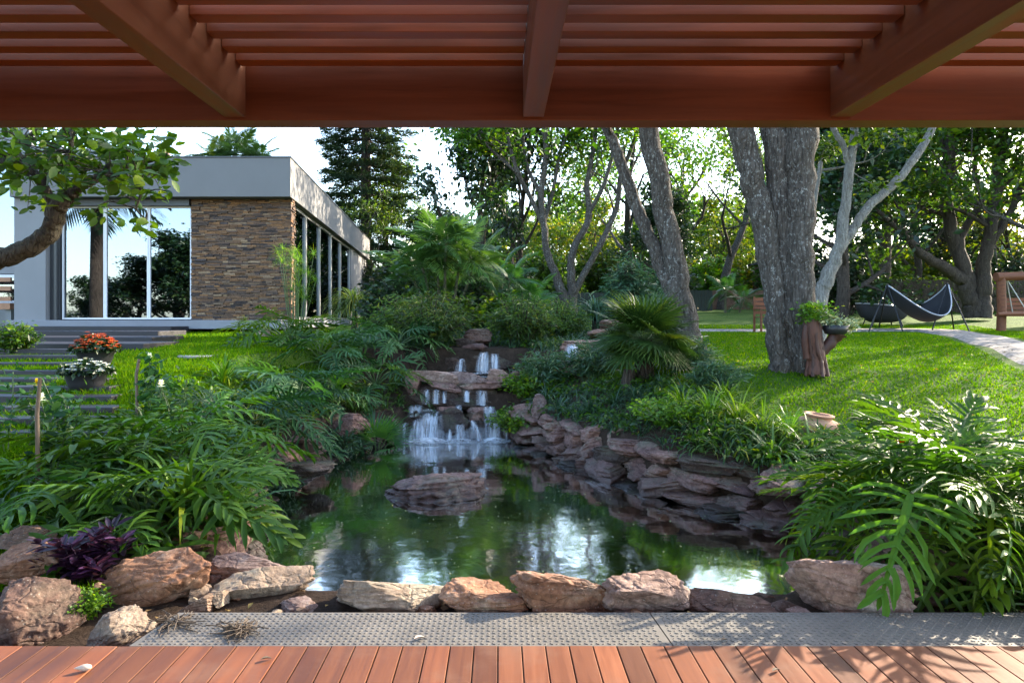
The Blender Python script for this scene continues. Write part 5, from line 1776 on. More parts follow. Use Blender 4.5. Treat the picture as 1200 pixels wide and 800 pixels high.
# ------------------------------------------------------------------ split-leaf philodendrons
def philo_leaf(seed, nl=9, w=0.062, droop=0.30):
    rs = np.random.default_rng(seed)
    V, F = [], []
    tt = np.linspace(0, 1, 12)
    def mid(t_): return np.array((0.0, t_ * (1 - 0.06 * droop * t_), 0.05 * t_ - droop * t_ * t_))
    for sd in (-1, 1):
        b = len(V)
        for t_ in tt:
            m_ = mid(t_); hw = 0.042 * (1 - 0.72 * t_) * (0.6 + 0.4 * min(1, t_ * 6))
            V.append((0, m_[1], m_[2])); V.append((sd * hw, m_[1], m_[2] + hw * 0.30))
        for k in range(11):
            q = (b + 2 * k, b + 2 * k + 1, b + 2 * k + 3, b + 2 * k + 2)
            F.append(q if sd > 0 else q[::-1])
        for k in range(nl):
            t_ = 0.02 + 0.93 * (k / (nl - 1)) ** 1.05
            m_ = mid(t_)
            L_ = 0.56 * (1 - 0.62 * t_) * (0.72 + 0.28 * min(1, 0.3 + t_ * 3)) * rs.uniform(0.8, 1.15)
            an = R(112 - 84 * t_ ** 0.75 + rs.normal(0, 7))
            lift = 0.20 + rs.normal(0, 0.05)
            curl = rs.uniform(0.35, 0.6)
            prev = None
            wl = w * rs.uniform(0.7, 1.25); bend = rs.normal(0, 0.22) * (1 - 0.25 * t_)
            b2 = len(V)
            for q, hw in ((0.05, 0.95), (0.34, 0.82), (0.66, 1.0), (0.88, 0.62), (1.0, 0.04)):
                an2 = an - 0.30 * q * (1 if an > 0.6 else 0.4) + bend * q * q
                dx, dy = sd * math.sin(an2), math.cos(an2)
                nx_, ny_ = -dy, dx
                c = np.array((dx * L_ * q, m_[1] + dy * L_ * q, m_[2] + L_ * (lift * q - curl * q * q)))
                h = wl * hw / 2
                V += [(c[0] - nx_ * h, c[1] - ny_ * h, c[2] + h * 0.35), (c[0], c[1], c[2] - h * 0.1), (c[0] + nx_ * h, c[1] + ny_ * h, c[2] + h * 0.35)]
            for j_ in range(4):
                for e in (0, 1):
                    q = (b2 + 3 * j_ + e, b2 + 3 * j_ + e + 1, b2 + 3 * j_ + e + 4, b2 + 3 * j_ + e + 3)
                    F.append(q)
    # the end lobe
    b2 = len(V); m0 = mid(0.93)
    for q, hw in ((0, 0.9), (0.4, 1.0), (0.8, 0.6), (1.0, 0.05)):
        h = w * 0.55 * hw; y = m0[1] + 0.17 * q; z_ = m0[2] - droop * 0.33 * q
        V += [(-h, y, z_ + h * .2), (0, y, z_), (h, y, z_ + h * .2)]
    for j_ in range(3):
        for e in (0, 1): F.append((b2 + 3 * j_ + e, b2 + 3 * j_ + e + 1, b2 + 3 * j_ + e + 4, b2 + 3 * j_ + e + 3))
    return np.array(V), F


PH = {'narrow': [philo_leaf(1, 10, 0.052, 0.30), philo_leaf(2, 9, 0.056, 0.5), philo_leaf(3, 10, 0.05, 0.18)],
      'broad': [philo_leaf(4, 8, 0.084, 0.34), philo_leaf(5, 7, 0.092, 0.5), philo_leaf(6, 8, 0.08, 0.2)]}


def philo_parts(seed, n, leafL, petL, kind='narrow', leafm='leaf_philo', face=None, emin=5, stem=0.0):
    """petiole mesh and leaf mesh of one plant at the origin"""
    rs = np.random.default_rng(seed)
    pt, lf = MB(), MB()
    base = np.array((0, 0, stem))
    if stem: pt.tube([(0, 0, -0.1), (0.02, 0, stem * .5), (0, 0, stem)], [0.035, 0.03, 0.03], 8, mi=1, rough=0.2, rs=rs)
    for k in range(n):
        f = (k + 0.5) / n
        az = k * 2.3999 + rs.normal(0, 0.25)
        if face is not None and f > 0.3: az = face + (rs.random() - 0.5) * PI * 1.35
        el = R(82 + (emin - 82) * f + rs.normal(0, 7))
        L_ = petL * (0.75 + 0.45 * f) * rs.uniform(0.85, 1.15)
        h_ = np.array((math.cos(az), math.sin(az), 0)); up_ = np.array((0, 0, 1.0))
        pts = [base]
        p = base.copy()
        for q in range(5):
            e = el - R(38) * (q / 4) ** 2
            p = p + (h_ * math.cos(e) + up_ * math.sin(e)) * L_ / 5
            pts.append(p)
        pt.tube(pts, np.linspace(0.011, 0.0055, 6) * (leafL / 0.5), 6, cap=False)
        pit = R(28 + (-42 - 28) * f + rs.normal(0, 12))
        az2 = az + rs.normal(0, 0.25)
        h2 = np.array((math.cos(az2), math.sin(az2), 0))
        D_ = (h2 * math.cos(pit) + up_ * math.sin(pit))[None]
        rl = rs.normal(0, 0.38)
        sdv = np.array((-math.sin(az2), math.cos(az2), 0))
        U_ = ((-h2 * math.sin(pit) + up_ * math.cos(pit)) * math.cos(rl) + sdv * math.sin(rl))[None]
        V, F = PH[kind][rs.integers(3)]
        lf.inst(V, F, frames(D_, U_) * (leafL * rs.uniform(0.72, 1.18)), p[None])
    return pt.mesh('leaf_stalks', [M['stalk'], M['bark_dark']]), lf.mesh('leaves', M[leafm])


PHM = {
    'front_a': philo_parts(11, 26, 0.56, 0.52, 'broad', 'leaf_philo'),
    'front_b': philo_parts(12, 22, 0.52, 0.46, 'broad', 'leaf_philo'),
    'fine_a': philo_parts(13, 24, 0.58, 0.50, 'narrow', 'leaf_philo'),
    'fine_b': philo_parts(14, 20, 0.52, 0.44, 'narrow', 'leaf_philo_dark'),
    'fine_c': philo_parts(15, 24, 0.50, 0.42, 'narrow', 'leaf_philo_dark', emin=-15),
    'tall': philo_parts(16, 24, 0.60, 0.42, 'narrow', 'leaf_philo', stem=0.34),
}


def philo(kind, loc, s, rz, label, group=None):
    t_ = empty('philodendron', loc, label, 'plant', group, rz)
    t_.scale = (s, s, s)
    link('leaf_stalks', PHM[kind][0], t_)
    link('leaves', PHM[kind][1], t_)
    return t_


gl_ = 'split leaved philodendrons on the left bank'
gr_ = 'split leaved philodendrons by the right end of the plate'
for kind, px_, d, s, rz, lb in [
    ('front_a', 170, 4.75, 1.0, 0.3, 'largest philodendron left of the pond, behind the big orange boulder'),
    ('front_b', 85, 4.9, 0.95, 1.3, 'philodendron spreading over the left lawn behind the purple plants'),
    ('front_b', 205, 4.85, 0.9, 2.1, 'philodendron leaning over the left water edge behind the pale topped rock'),
    ('front_a', 160, 5.6, 1.0, 4.0, 'philodendron behind the largest left one, next to the wooden stake'),
    ('front_a', 215, 5.8, 0.95, 5.0, 'philodendron in the middle of the left bank with yellowish upper leaves'),
    ('front_b', 232, 6.4, 0.9, 0.9, 'philodendron on the left bank nearest to the centre boulder'),
    ('fine_b', 268, 7.3, 1.0, 1.7, 'blue green philodendron hanging over the left bank rocks'),
    ('fine_c', 322, 8.3, 0.95, 2.6, 'philodendron with long combs hanging over the middle left bank'),
    ('fine_b', 300, 7.6, 1.1, 3.3, 'philodendron behind the left bank, in front of the lawn'),
    ('fine_c', 350, 9.2, 1.2, 4.4, 'blue green philodendron below the papyrus'),
    ('fine_b', 380, 9.7, 0.95, 5.2, 'philodendron left of the low fan palm'),
    ('fine_c', 375, 10.8, 1.2, 0.2, 'philodendron below the ponytail dome by the house'),
    ('fine_b', 440, 10.6, 1.1, 1.1, 'philodendron behind the low fan palm'),
    ('fine_a', 340, 11.3, 1.2, 2.9, 'upright philodendron in front of the house corner'),
    ('fine_b', 465, 11.6, 1.1, 3.9, 'philodendron left of the rounded feathery shrub'),
]:
    philo(kind, G(px_, d), s, rz, lb, gl_)
for kind, px_, d, s, rz, lb in [
    ('fine_a', 1040, 4.95, 0.92, 0.4, 'philodendron hanging over the right corner of the pond'),
    ('tall', 1125, 4.75, 1.0, 1.0, 'tall stemmed philodendron at the right with a bare brown stem'),
    ('tall', 1160, 4.3, 0.95, 2.4, 'tall philodendron standing behind the right end of the plate'),
    ('tall', 1085, 4.5, 0.85, 4.4, 'tall philodendron behind the huge drooping comb leaf'),
    ('fine_a', 1115, 4.25, 0.9, 3.4, 'philodendron with the big leaf hanging over the right boulder'),
    ('fine_a', 1190, 4.4, 1.0, 2.2, 'philodendron at the right edge behind the plate'),
    ('fine_a', 1075, 5.4, 0.9, 5.1, 'philodendron behind the tall stemmed one, towards the lawn'),
    ('fine_a', 1180, 5.3, 1.05, 4.2, 'philodendron at the right edge towards the lawn'),
    ('front_b', 1230, 3.75, 0.8, 5.6, 'low broad leaved philodendron at the right end of the deck'),
]:
    philo(kind, G(px_, d), s, rz, lb, gr_)

# the single big leaf that hangs over the boulder and the plate
rs = np.random.default_rng(17)
hl = empty('philodendron', G(1100, 4.0), 'single huge comb leaf drooping over the right end of the checker plate', 'plant', gr_)
pt, lf = MB(), MB()
tipb = np.array(W(1068, 578, 3.85)) - np.array(hl.location)
pt.tube(smooth_path([(0, 0.1, 0), (0.06, 0.12, 0.35), (0.05, 0.08, 0.62), tipb], 4), 0.009, 6, cap=False)
D_ = unit(np.array([np.array(W(1035, 690, 3.52)) - np.array(W(1068, 578, 3.85))]))
lf.inst(*philo_leaf(31, 10, 0.05, 0.12), frames(D_, np.array([(-0.25, -0.62, 0.7)])) * 0.66, tipb[None])
pt.build('leaf_stalk', M['stalk'], hl); lf.build('leaf', M['leaf_philo'], hl)

# ------------------------------------------------------------------ shrubs
def bush_parts(seed, Rr, H, n, leafm, leaf, per=22, V=LEAF_V, F=LEAF_F, arch=0.35, stemm='bark_dark', droop=0.2, up=0.8, low=0.12):
    rs = np.random.default_rng(seed)
    st, lf = MB(), MB()
    P, O = [], []
    for k in range(n):
        az = rs.uniform(0, 2 * PI); q = math.sqrt(rs.random())
        top = np.array((math.cos(az) * Rr * q, math.sin(az) * Rr * q, H * (1 - 0.55 * q * q) * rs.uniform(0.75, 1.1)))
        b = np.array((math.cos(az) * Rr * 0.25 * q, math.sin(az) * Rr * 0.25 * q, -0.08))
        c = (b + top) / 2 + np.array((0, 0, H * 0.10)) - np.array((math.cos(az), math.sin(az), 0)) * Rr * q * arch * 0.4
        pts = smooth_path([b, c, top], 4)
        st.tube(pts, np.linspace(0.012, 0.004, len(pts)) * max(1, H * 0.6), 4, cap=False)
        t_ = rs.uniform(low, 1.0, per) ** 0.8
        i_ = np.clip((t_ * (len(pts) - 1)).astype(int), 0, len(pts) - 2)
        fr_ = (t_ * (len(pts) - 1) - i_)[:, None]
        P.append(pts[i_] * (1 - fr_) + pts[i_ + 1] * fr_ + rs.normal(0, Rr * 0.07, (per, 3)))
        O.append(np.tile(np.array((math.cos(az), math.sin(az), 0.25)) * 0.7, (per, 1)))
    scatter_leaves(lf, np.concatenate(P), rs, leaf, V, F, out=np.concatenate(O), droop=droop, up=up)
    return st.mesh('stems', M[stemm]), lf.mesh('foliage', M[leafm])


BS = {
    'feather': bush_parts(31, 0.75, 1.0, 95, 'leaf_sedge', 0.11, 46, NARROW_V, droop=0.5),
    'blue': bush_parts(32, 0.7, 1.7, 110, 'leaf_blue', 0.15, 46, NARROW_V, droop=0.4),
    'broad': bush_parts(33, 0.8, 1.2, 70, 'leaf_tree', 0.13, 26),
    'dark': bush_parts(34, 0.8, 1.3, 80, 'leaf_dark', 0.12, 30),
    'lime': bush_parts(35, 0.45, 0.5, 60, 'leaf_lime', 0.07, 26),
    'big': bush_parts(36, 2.0, 3.6, 120, 'leaf_tree', 0.24, 34),
    'bigdark': bush_parts(37, 2.0, 3.4, 120, 'leaf_dark', 0.22, 36),
    'biglime': bush_parts(38, 1.8, 3.0, 100, 'leaf_lime', 0.26, 26),
    'bigyellow': bush_parts(39, 1.8, 3.0, 100, 'leaf_yellow', 0.22, 28),
    'creeper': bush_parts(40, 0.42, 0.22, 70, 'leaf_lime', 0.045, 30, stemm='stalk'),
    'fern': bush_parts(43, 0.5, 0.5, 60, 'leaf_blue', 0.10, 30, NARROW_V, stemm='stalk', droop=0.3),
}


def shrub(kind, px_, d, s, rz, label, group, name='shrub', dz=0.0):
    t_ = empty(name, G(px_, d, dz), label, 'shrub', group, rz)
    t_.scale = s if hasattr(s, '__len__') else (s, s, s)
    link('stems', BS[kind][0], t_); link('foliage', BS[kind][1], t_)
    return t_


gb = 'shrubs round the waterfall'
for a in [('feather', 505, 12.3, 1.0, 0.3, 'rounded feathery shrub left of the upper waterfall'), ('feather', 612, 12.5, 0.95, 1.4, 'rounded feathery shrub right of the upper waterfall'),
          ('feather', 470, 12.9, 0.9, 2.2, 'feathery shrub behind the left bank philodendrons'), ('broad', 540, 14.0, 0.8, 2.9, 'leafy shrub in the gap above the waterfall'),
          ('feather', 655, 13.6, 0.9, 3.7, 'feathery shrub behind the small side fall'), ('lime', 585, 13.6, 0.9, 0.5, 'low bright leaved plant above the waterfall'),
          ('blue', 740, 14.2, 1.05, 0.9, 'blue green upright shrub behind the leaning twin stems'), ('blue', 765, 15.0, 0.9, 2.0, 'second blue green shrub half hidden by the leaning stems'),
          ('blue', 716, 13.2, 0.45, 2.7, 'small blue green shrub above the layered rock'), ('creeper', 608, 10.0, 1.2, 0.2, 'bright creeping plant hanging beside the right end of the waterfall'),
          ('creeper', 622, 10.6, 1.3, 1.2, 'bright creeping cushion above the right shoulder of the waterfall'), ('creeper', 795, 7.5, 1.1, 2.2, 'bright creeping plant spilling over the middle of the right bank'),
          ('creeper', 775, 7.9, 1.0, 2.9, 'bright creeping cushion behind the middle of the right bank'), ('broad', 590, 15.2, 0.9, 1.9, 'leafy shrub below the loose palm clump'),
          ('dark', 560, 16.0, 1.0, 1.0, 'dark shrub at the foot of the palms'), ('dark', 455, 15.0, 0.9, 1.7, 'dark shrub before the stone retaining wall'),
          ('broad', 650, 16.0, 0.7, 2.5, 'leafy shrub before the airy tree'), ('fern', 640, 10.7, 1.1, 0.4, 'ferny plant below the small side fall'),
          ('fern', 700, 10.3, 1.1, 1.9, 'ferny plant under the left fronds of the fan palm'), ('fern', 800, 9.6, 1.0, 3.0, 'ferny plant between the fan palm and the lawn'),
          ('fern', 840, 8.6, 0.8, 4.0, 'ferny plant at the lawn edge right of the fan palm'), ('lime', 437, 15.5, 1.0, 3.0, 'bright leafy plant beside the ponytail dome'),
          ('fern', 395, 8.9, 0.9, 4.4, 'ferny plant hanging under the low fan palm'), ('fern', 312, 6.9, 0.8, 5.0, 'ferny plant spilling over the left rocks'),
          ('broad', 20, 9.9, 0.45, 5.5, 'small leafy plant at the left edge beside the steps')]:
    shrub(*a, gb)
gb = 'border shrubs at the back of the garden'
for a in [('bigdark', 600, 30, 0.75, 0, 'dark border shrub left of the airy tree'), ('bigdark', 470, 26, 0.8, 1, 'dark border shrub above the stone retaining wall'), ('big', 525, 27, 0.8, 2, 'green border shrub behind the palm clump'),
          ('bigdark', 565, 25, 0.7, 3, 'dark border shrub behind the loose palms'), ('biglime', 835, 38, 1.0, 4, 'lime border shrub above the brick wall'), ('bigyellow', 870, 39, 1.1, 5, 'yellow border shrub left of the massive trunk'),
          ('big', 640, 37, 0.95, 6, 'green border shrub behind the dark fence'), ('big', 705, 38, 1.0, 1.5, 'green border shrub right of the airy tree'), ('bigyellow', 612, 41, 0.7, 1, 'small golden shrub glowing over the dark fence'), ('bigdark', 780, 32, 0.8, 2.5, 'dark border shrub by the leaning stems'),
          ('bigdark', 985, 27, 0.85, 3.5, 'dark border shrub under the evergreen behind the fork'), ('big', 1015, 33, 1.0, 4.5, 'green border shrub left of the hedge'), ('bigyellow', 1060, 37, 1.1, 5.5, 'yellow border shrub over the hedge'),
          ('biglime', 1100, 38, 1.1, 0.5, 'lime border shrub behind the hedge'), ('bigdark', 1175, 32, 0.9, 1.2, 'dark border shrub behind the timber swing'), ('bigyellow', 1195, 38, 1.2, 2.2, 'yellow border shrub at the right edge'),
          ('big', 915, 36, 0.9, 3.2, 'green border shrub behind the massive trunk'), ('bigdark', 745, 34, 0.75, 4.2, 'dark border shrub behind the blue green shrub'), ('bigdark', 440, 31, 0.9, 5.2, 'dark border shrub at the far end of the house'),
          ('bigdark', 950, 34, 0.9, 0.8, 'dark border shrub right of the massive trunk'), ('big', 665, 34, 0.5, 1.1, 'low green shrub at the foot of the airy tree'),
          ('bigdark', 1230, 36, 1.0, 1.9, 'dark border shrub outside the right edge')]:
    shrub(*a, gb, name='border_shrub')

# clipped hedge and boundary
rs = np.random.default_rng(51)
def hedge(px0, px1, d, h, thick, leafm, label, name='hedge'):
    x0, x1 = X(px0, d), X(px1, d); zb = g((x0 + x1) / 2, d)
    t_ = empty(name, ((x0 + x1) / 2, d, zb), label, 'hedge')
    core = MB(); core.box((0, 0, h * 0.46), (x1 - x0 - 0.3, thick * 0.7, h * 0.92)); core.build('stems', M['bark_dark'], t_, smooth=False)
    n = int((x1 - x0) * h * 420)
    P = np.stack([rs.uniform(x0, x1, n) - (x0 + x1) / 2, rs.normal(0, thick * 0.36, n), rs.uniform(0, h, n) + rs.normal(0, .04, n)], -1)
    lf = MB(); scatter_leaves(lf, P, rs, 0.13)
    lf.build('foliage', M[leafm], t_)


hedge(1035, 1215, 29, 1.5, 0.9, 'leaf_tree', 'clipped green hedge behind the hammock and the many stemmed tree')


def board_fence(px0, px1, d, h, label, mat, name='fence', cat='fence'):
    x0, x1 = X(px0, d), X(px1, d); zb = g((x0 + x1) / 2, d)
    t_ = empty(name, ((x0 + x1) / 2, d, zb), label, cat)
    mb = MB(); w = x1 - x0; n = int(w / 0.16)
    for k in range(n):
        mb.box((-w / 2 + (k + 0.5) * w / n, 0, h / 2), (w / n - 0.012, 0.03, h + rs.normal(0, 0.01)))
    mb.build('boards', mat, t_, smooth=False)
    for k in range(int(w / 2.5) + 1):
        mb = MB(); mb.box((-w / 2 + k * 2.5, 0.08, h / 2), (0.1, 0.1, h + 0.1)); mb.build('post', mat, t_, smooth=False)


board_fence(585, 712, 29.0, 0.85, 'low dark fence behind the airy tree', M['fence_dark'])
board_fence(712, 835, 31.0, 0.95, 'dark fence behind the leaning twin stems', M['fence_dark'])
bwt = empty('brick_wall', (X(865, 33), 33, g(X(865, 33), 33)), 'low old brick wall at the end of the lawn', 'wall')
mb = MB()
for r_ in range(12):
    x = X(822, 33) - X(865, 33) - (0.12 if r_ % 2 else 0)
    while x < X(1040, 33) - X(865, 33):
        mb.box((x + 0.12, rs.normal(0, 0.006), 0.04 + r_ * 0.078), (0.23, 0.12, 0.07)); x += 0.242
mb.build('bricks', M['brick_red'], bwt, smooth=False)
hut = empty('garden_shed', (X(918, 37), 37, g(X(918, 37), 37)), 'brownish shed glimpsed left of the massive trunk', 'shed')
mb = MB(); mb.box((0, 0, 1.2), (2.6, 2.0, 2.4)); mb.build('wall', M['brick_red'], hut, smooth=False)
mb = MB(); mb.prism([(-1.5, -1.2), (1.5, -1.2), (1.5, 1.2), (-1.5, 1.2)], 2.4, 2.5); mb.build('roof', M['room'], hut, smooth=False)

# the far wood, one mass of leaves beyond the garden
rs = np.random.default_rng(52)
n = 52000
th = rs.uniform(R(-26), R(62), n)
rad = rs.uniform(54, 66, n)
hill = 7.5 + 2.5 * np.sin(th * 9.0) + 1.6 * np.sin(th * 23 + 1) + 1.0 * np.sin(th * 51 + 2)
zz = 1.6 + hill * rs.random(n) ** 0.8
P = np.stack([rad * np.sin(th), rad * np.cos(th), zz], -1)
mb = MB(); scatter_leaves(mb, P, rs, 0.65)
o = mb.build('distant_woods', M['leaf_tree']); tag(o, kind='stuff')

# ------------------------------------------------------------------ tufts on the banks
rs = np.random.default_rng(53)
TUFT = []
for k, (n_, L_, w_, mt, e0, bd) in enumerate([(60, 0.34, 0.014, 'leaf_blue', (30, 85), (60, 130)), (70, 0.42, 0.016, 'leaf_lime', (35, 85), (50, 120)), (54, 0.38, 0.022, 'leaf_sedge', (25, 80), (50, 120)), (60, 0.55, 0.034, 'leaf_philo', (35, 85), (50, 120))]):
    mb = MB(); fountain(mb, (0, 0, 0), np.random.default_rng(60 + k), n_, L_, w_, e0, bd)
    TUFT.append(mb.mesh('tuft', M[mt]))


def tuft(k, px_, d, s, label, group, cat='plant', name='strap_leaf_plant'):
    o = link(name, TUFT[k], None, G(px_, d), rs.uniform(0, 6), s)
    return tag(o, label, cat, group)


g1 = 'strap leaved tufts on the right bank'
for k, px_, d, s, lb in [
    (1, 800, 7.7, 1.0, 'sunlit strap leaf tuft, first right of the creeping plant'), (1, 833, 7.5, 1.15, 'sunlit strap leaf tuft above the middle of the right bank'), (1, 865, 7.3, 1.2, 'largest sunlit strap leaf tuft on the right bank'),
    (1, 895, 7.0, 1.1, 'sunlit strap leaf tuft before the terracotta pot'), (1, 850, 8.0, 1.0, 'strap leaf tuft at the lawn edge behind the largest one'), (1, 925, 7.0, 1.0, 'strap leaf tuft just right of the terracotta pot'),
    (0, 690, 8.9, 1.0, 'bluish grassy tuft at the rock edge below the fan palm'), (0, 655, 9.4, 1.0, 'bluish grassy tuft at the rock edge right of the waterfall'), (0, 720, 8.8, 1.0, 'bluish grassy tuft below the fan palm trunk'),
    (0, 745, 8.6, 1.0, 'bluish grassy tuft right below the fan palm trunk'), (0, 640, 9.9, 1.1, 'bluish grassy tuft behind the small upright rock'), (0, 775, 8.7, 0.9, 'bluish grassy tuft between the fan palm and the creeping plant'),
    (2, 905, 6.5, 1.0, 'sedge tuft hanging over the right bank rocks'), (2, 950, 6.6, 1.1, 'sedge tuft behind the right pond corner'), (2, 880, 6.9, 0.9, 'sedge tuft on the rocks below the sunlit tufts')]:
    tuft(k, px_, d, s, lb, g1)
g2 = 'strap leaved tufts on the left bank'
for k, px_, d, s, lb in [(3, 215, 4.75, 1.2, 'broad strap leaved plant among the left philodendrons'), (3, 258, 4.7, 1.0, 'strap leaved plant behind the flat pink slab'), (3, 262, 5.4, 0.9, 'strap leaved plant at the left water edge'),
                         (3, 180, 5.2, 1.0, 'strap leaved plant behind the largest left philodendron'), (3, 262, 8.6, 0.8, 'dark agave like tuft on the left lawn edge'), (2, 292, 5.9, 0.8, 'sedge tuft hanging to the water on the left bank'),
                         (0, 180, 7.6, 0.8, 'bluish tuft on the lawn right of the flower pots'), (3, 395, 9.9, 0.9, 'strap leaved plant left of the low fan palm')]:
    tuft(k, px_, d, s, lb, g2)

# ground cover: nobody could count it
rs = np.random.default_rng(54)
mb_t = [MB() for _ in range(4)]
def cover(n, x0, x1, y0, y1, test, mbx, L_, w_, blades=14):
    x = rs.uniform(x0, x1, n); y = rs.uniform(y0, y1, n)
    s = pond_sd(x, y); z = terrain(x, y)
    for a, b, c, ss in zip(x, y, z, s):
        if test(a, b, ss): fountain(mbx, (a, b, c - 0.02), rs, blades, L_ * rs.uniform(0.7, 1.3), w_, (20, 85), (40, 130), segs=4, r0=0.06)


cover(900, 0.4, 4.2, 6.4, 11.8, lambda a, b, s: 0.26 < s < 1.15 + 0.25 * math.sin(a * 4 + b * 3), mb_t[0], 0.24, 0.012)
cover(700, -4.5, -1.3, 4.4, 13.5, lambda a, b, s: 0.26 < s < 1.35 + 0.3 * math.sin(a * 3 + b * 2), mb_t[1], 0.26, 0.018)
cover(900, -2.9, 2.6, 11.6, 16.5, lambda a, b, s: abs(a + 0.4) > 0.55 or b > 12.4, mb_t[0], 0.34, 0.014)
cover(420, 1.9, 5.2, 3.7, 7.2, lambda a, b, s: 0.26 < s < 1.5 and b > 3.75, mb_t[1], 0.24, 0.018)
cover(500, -3.4, 2.5, 16, 24, lambda a, b, s: True, mb_t[2], 0.5, 0.02)
for k, mt in ((0, 'leaf_blue'), (1, 'leaf_sedge'), (2, 'leaf_sedge')):
    tag(mb_t[k].build('ground_cover', M[mt]), kind='stuff')
lf = MB()
for (n_, x0, x1, y0, y1, lo, hi) in [(16000, 0.4, 4.2, 6.2, 11.8, 0.22, 1.35), (16000, -4.6, -1.3, 4.3, 14, 0.22, 1.5), (16000, -3.0, 2.6, 11.8, 17, 0.2, 9), (9000, 1.9, 5.2, 3.75, 7.4, 0.22, 1.7)]:
    x = rs.uniform(x0, x1, n_); y = rs.uniform(y0, y1, n_); s = pond_sd(x, y)
    k = (s > lo) & (s < hi) & ((np.abs(x + 0.5) > 0.8) | (y > 12.3) | (y < 9))
    cl = noise_v = np.sin(x * 5.1 + 1.3 * np.sin(y * 3.3)) * np.sin(y * 4.7 + x) > -0.25
    k &= cl
    P = np.stack([x, y, terrain(x, y) + rs.random(n_) * 0.14], -1)[k]
    scatter_leaves(lf, P, rs, 0.07)
tag(lf.build('undergrowth', M['leaf_tree']), kind='stuff')

# leaf litter on the lawn, under the shrubs and along the deck edge
rs = np.random.default_rng(77)
n = 2600
x = rs.uniform(-5.5, 9, n); y = 3.56 + 14 * rs.random(n) ** 1.4
k = pond_sd(x, y) > 0.3
x, y = x[k], y[k]
P = np.stack([x, y, terrain(x, y) + 0.022], -1)
a_ = rs.uniform(0, 6.28, len(P))
mbl = MB()
mbl.inst(LEAF_V * (1.3, 1, 1.5), LEAF_F, frames(np.stack([np.cos(a_), np.sin(a_), rs.normal(0, .15, len(P))], -1), np.tile((0, 0, 1.0), (len(P), 1)) + rs.normal(0, .3, (len(P), 3))) * rs.uniform(0.025, 0.06, len(P))[:, None, None], P)
M['litter'] = leaf_mat('litter', (0.06, 0.035, 0.018), (0.13, 0.085, 0.04), (0.22, 0.17, 0.06), 0.15, 0.7)
tag(mbl.build('leaf_litter', M['litter']), kind='stuff')

# lawn blades
rs = np.random.default_rng(55)
mb = MB()
def lawn(n, x0, x1, y0, y1, test, h=0.032, w=0.006):
    x = rs.uniform(x0, x1, n); y = rs.uniform(y0, y1, n) if y1 - y0 < 5 else y0 + (y1 - y0) * rs.random(n) ** 1.6
    s = pond_sd(x, y); k = test(x, y, s)
    x, y = x[k], y[k]; z = terrain(x, y)
    m_ = len(x); a_ = rs.uniform(0, 6.28, m_); hh = h * rs.uniform(0.5, 1.4, m_)
    ww = w * (1 + y / 14)
    dx, dy = np.cos(a_) * ww, np.sin(a_) * ww
    lx, ly = rs.normal(0, 0.5, m_) * hh, rs.normal(0, 0.5, m_) * hh
    V = np.stack([np.stack([x - dx, y - dy, z - 0.005], -1), np.stack([x + dx, y + dy, z - 0.005], -1), np.stack([x + lx, y + ly, z + hh], -1)], 1).reshape(-1, 3)
    mb.add(V, np.arange(m_ * 3).reshape(-1, 3), 0, np.repeat(rs.random(m_), 3))


ppoly = np.array([tuple(hit(*q))[:2] for q in [(812, 385.5), (1075, 385.5), (1120, 386), (1160, 391), (1200, 398), (1260, 410), (1250, 470), (1190, 432), (1150, 411), (1112, 397), (1075, 389.5), (812, 389)]])
def off_path(x, y):
    ins = np.zeros(x.shape, bool)
    for i_ in range(len(ppoly)):
        ax, ay = ppoly[i_]; bx, by = ppoly[(i_ + 1) % len(ppoly)]
        ins ^= ((ay > y) != (by > y)) & (x < (bx - ax) * (y - ay) / (by - ay + 1e-12) + ax)
    return ~ins


lawn(210000, 1.4, 15, 6.2, 22, lambda x, y, s: (s > 1.15) & (x < y * 0.85 + 0.5) & off_path(x, y))
lawn(60000, -5.2, -2.2, 3.9, 9.0, lambda x, y, s: (s > 0.9), 0.06)
lawn(50000, -7.5, -2.4, 8.5, 15.3, lambda x, y, s: (s > 1.2), 0.05)
tag(mb.build('grass', M['grass']), kind='stuff')

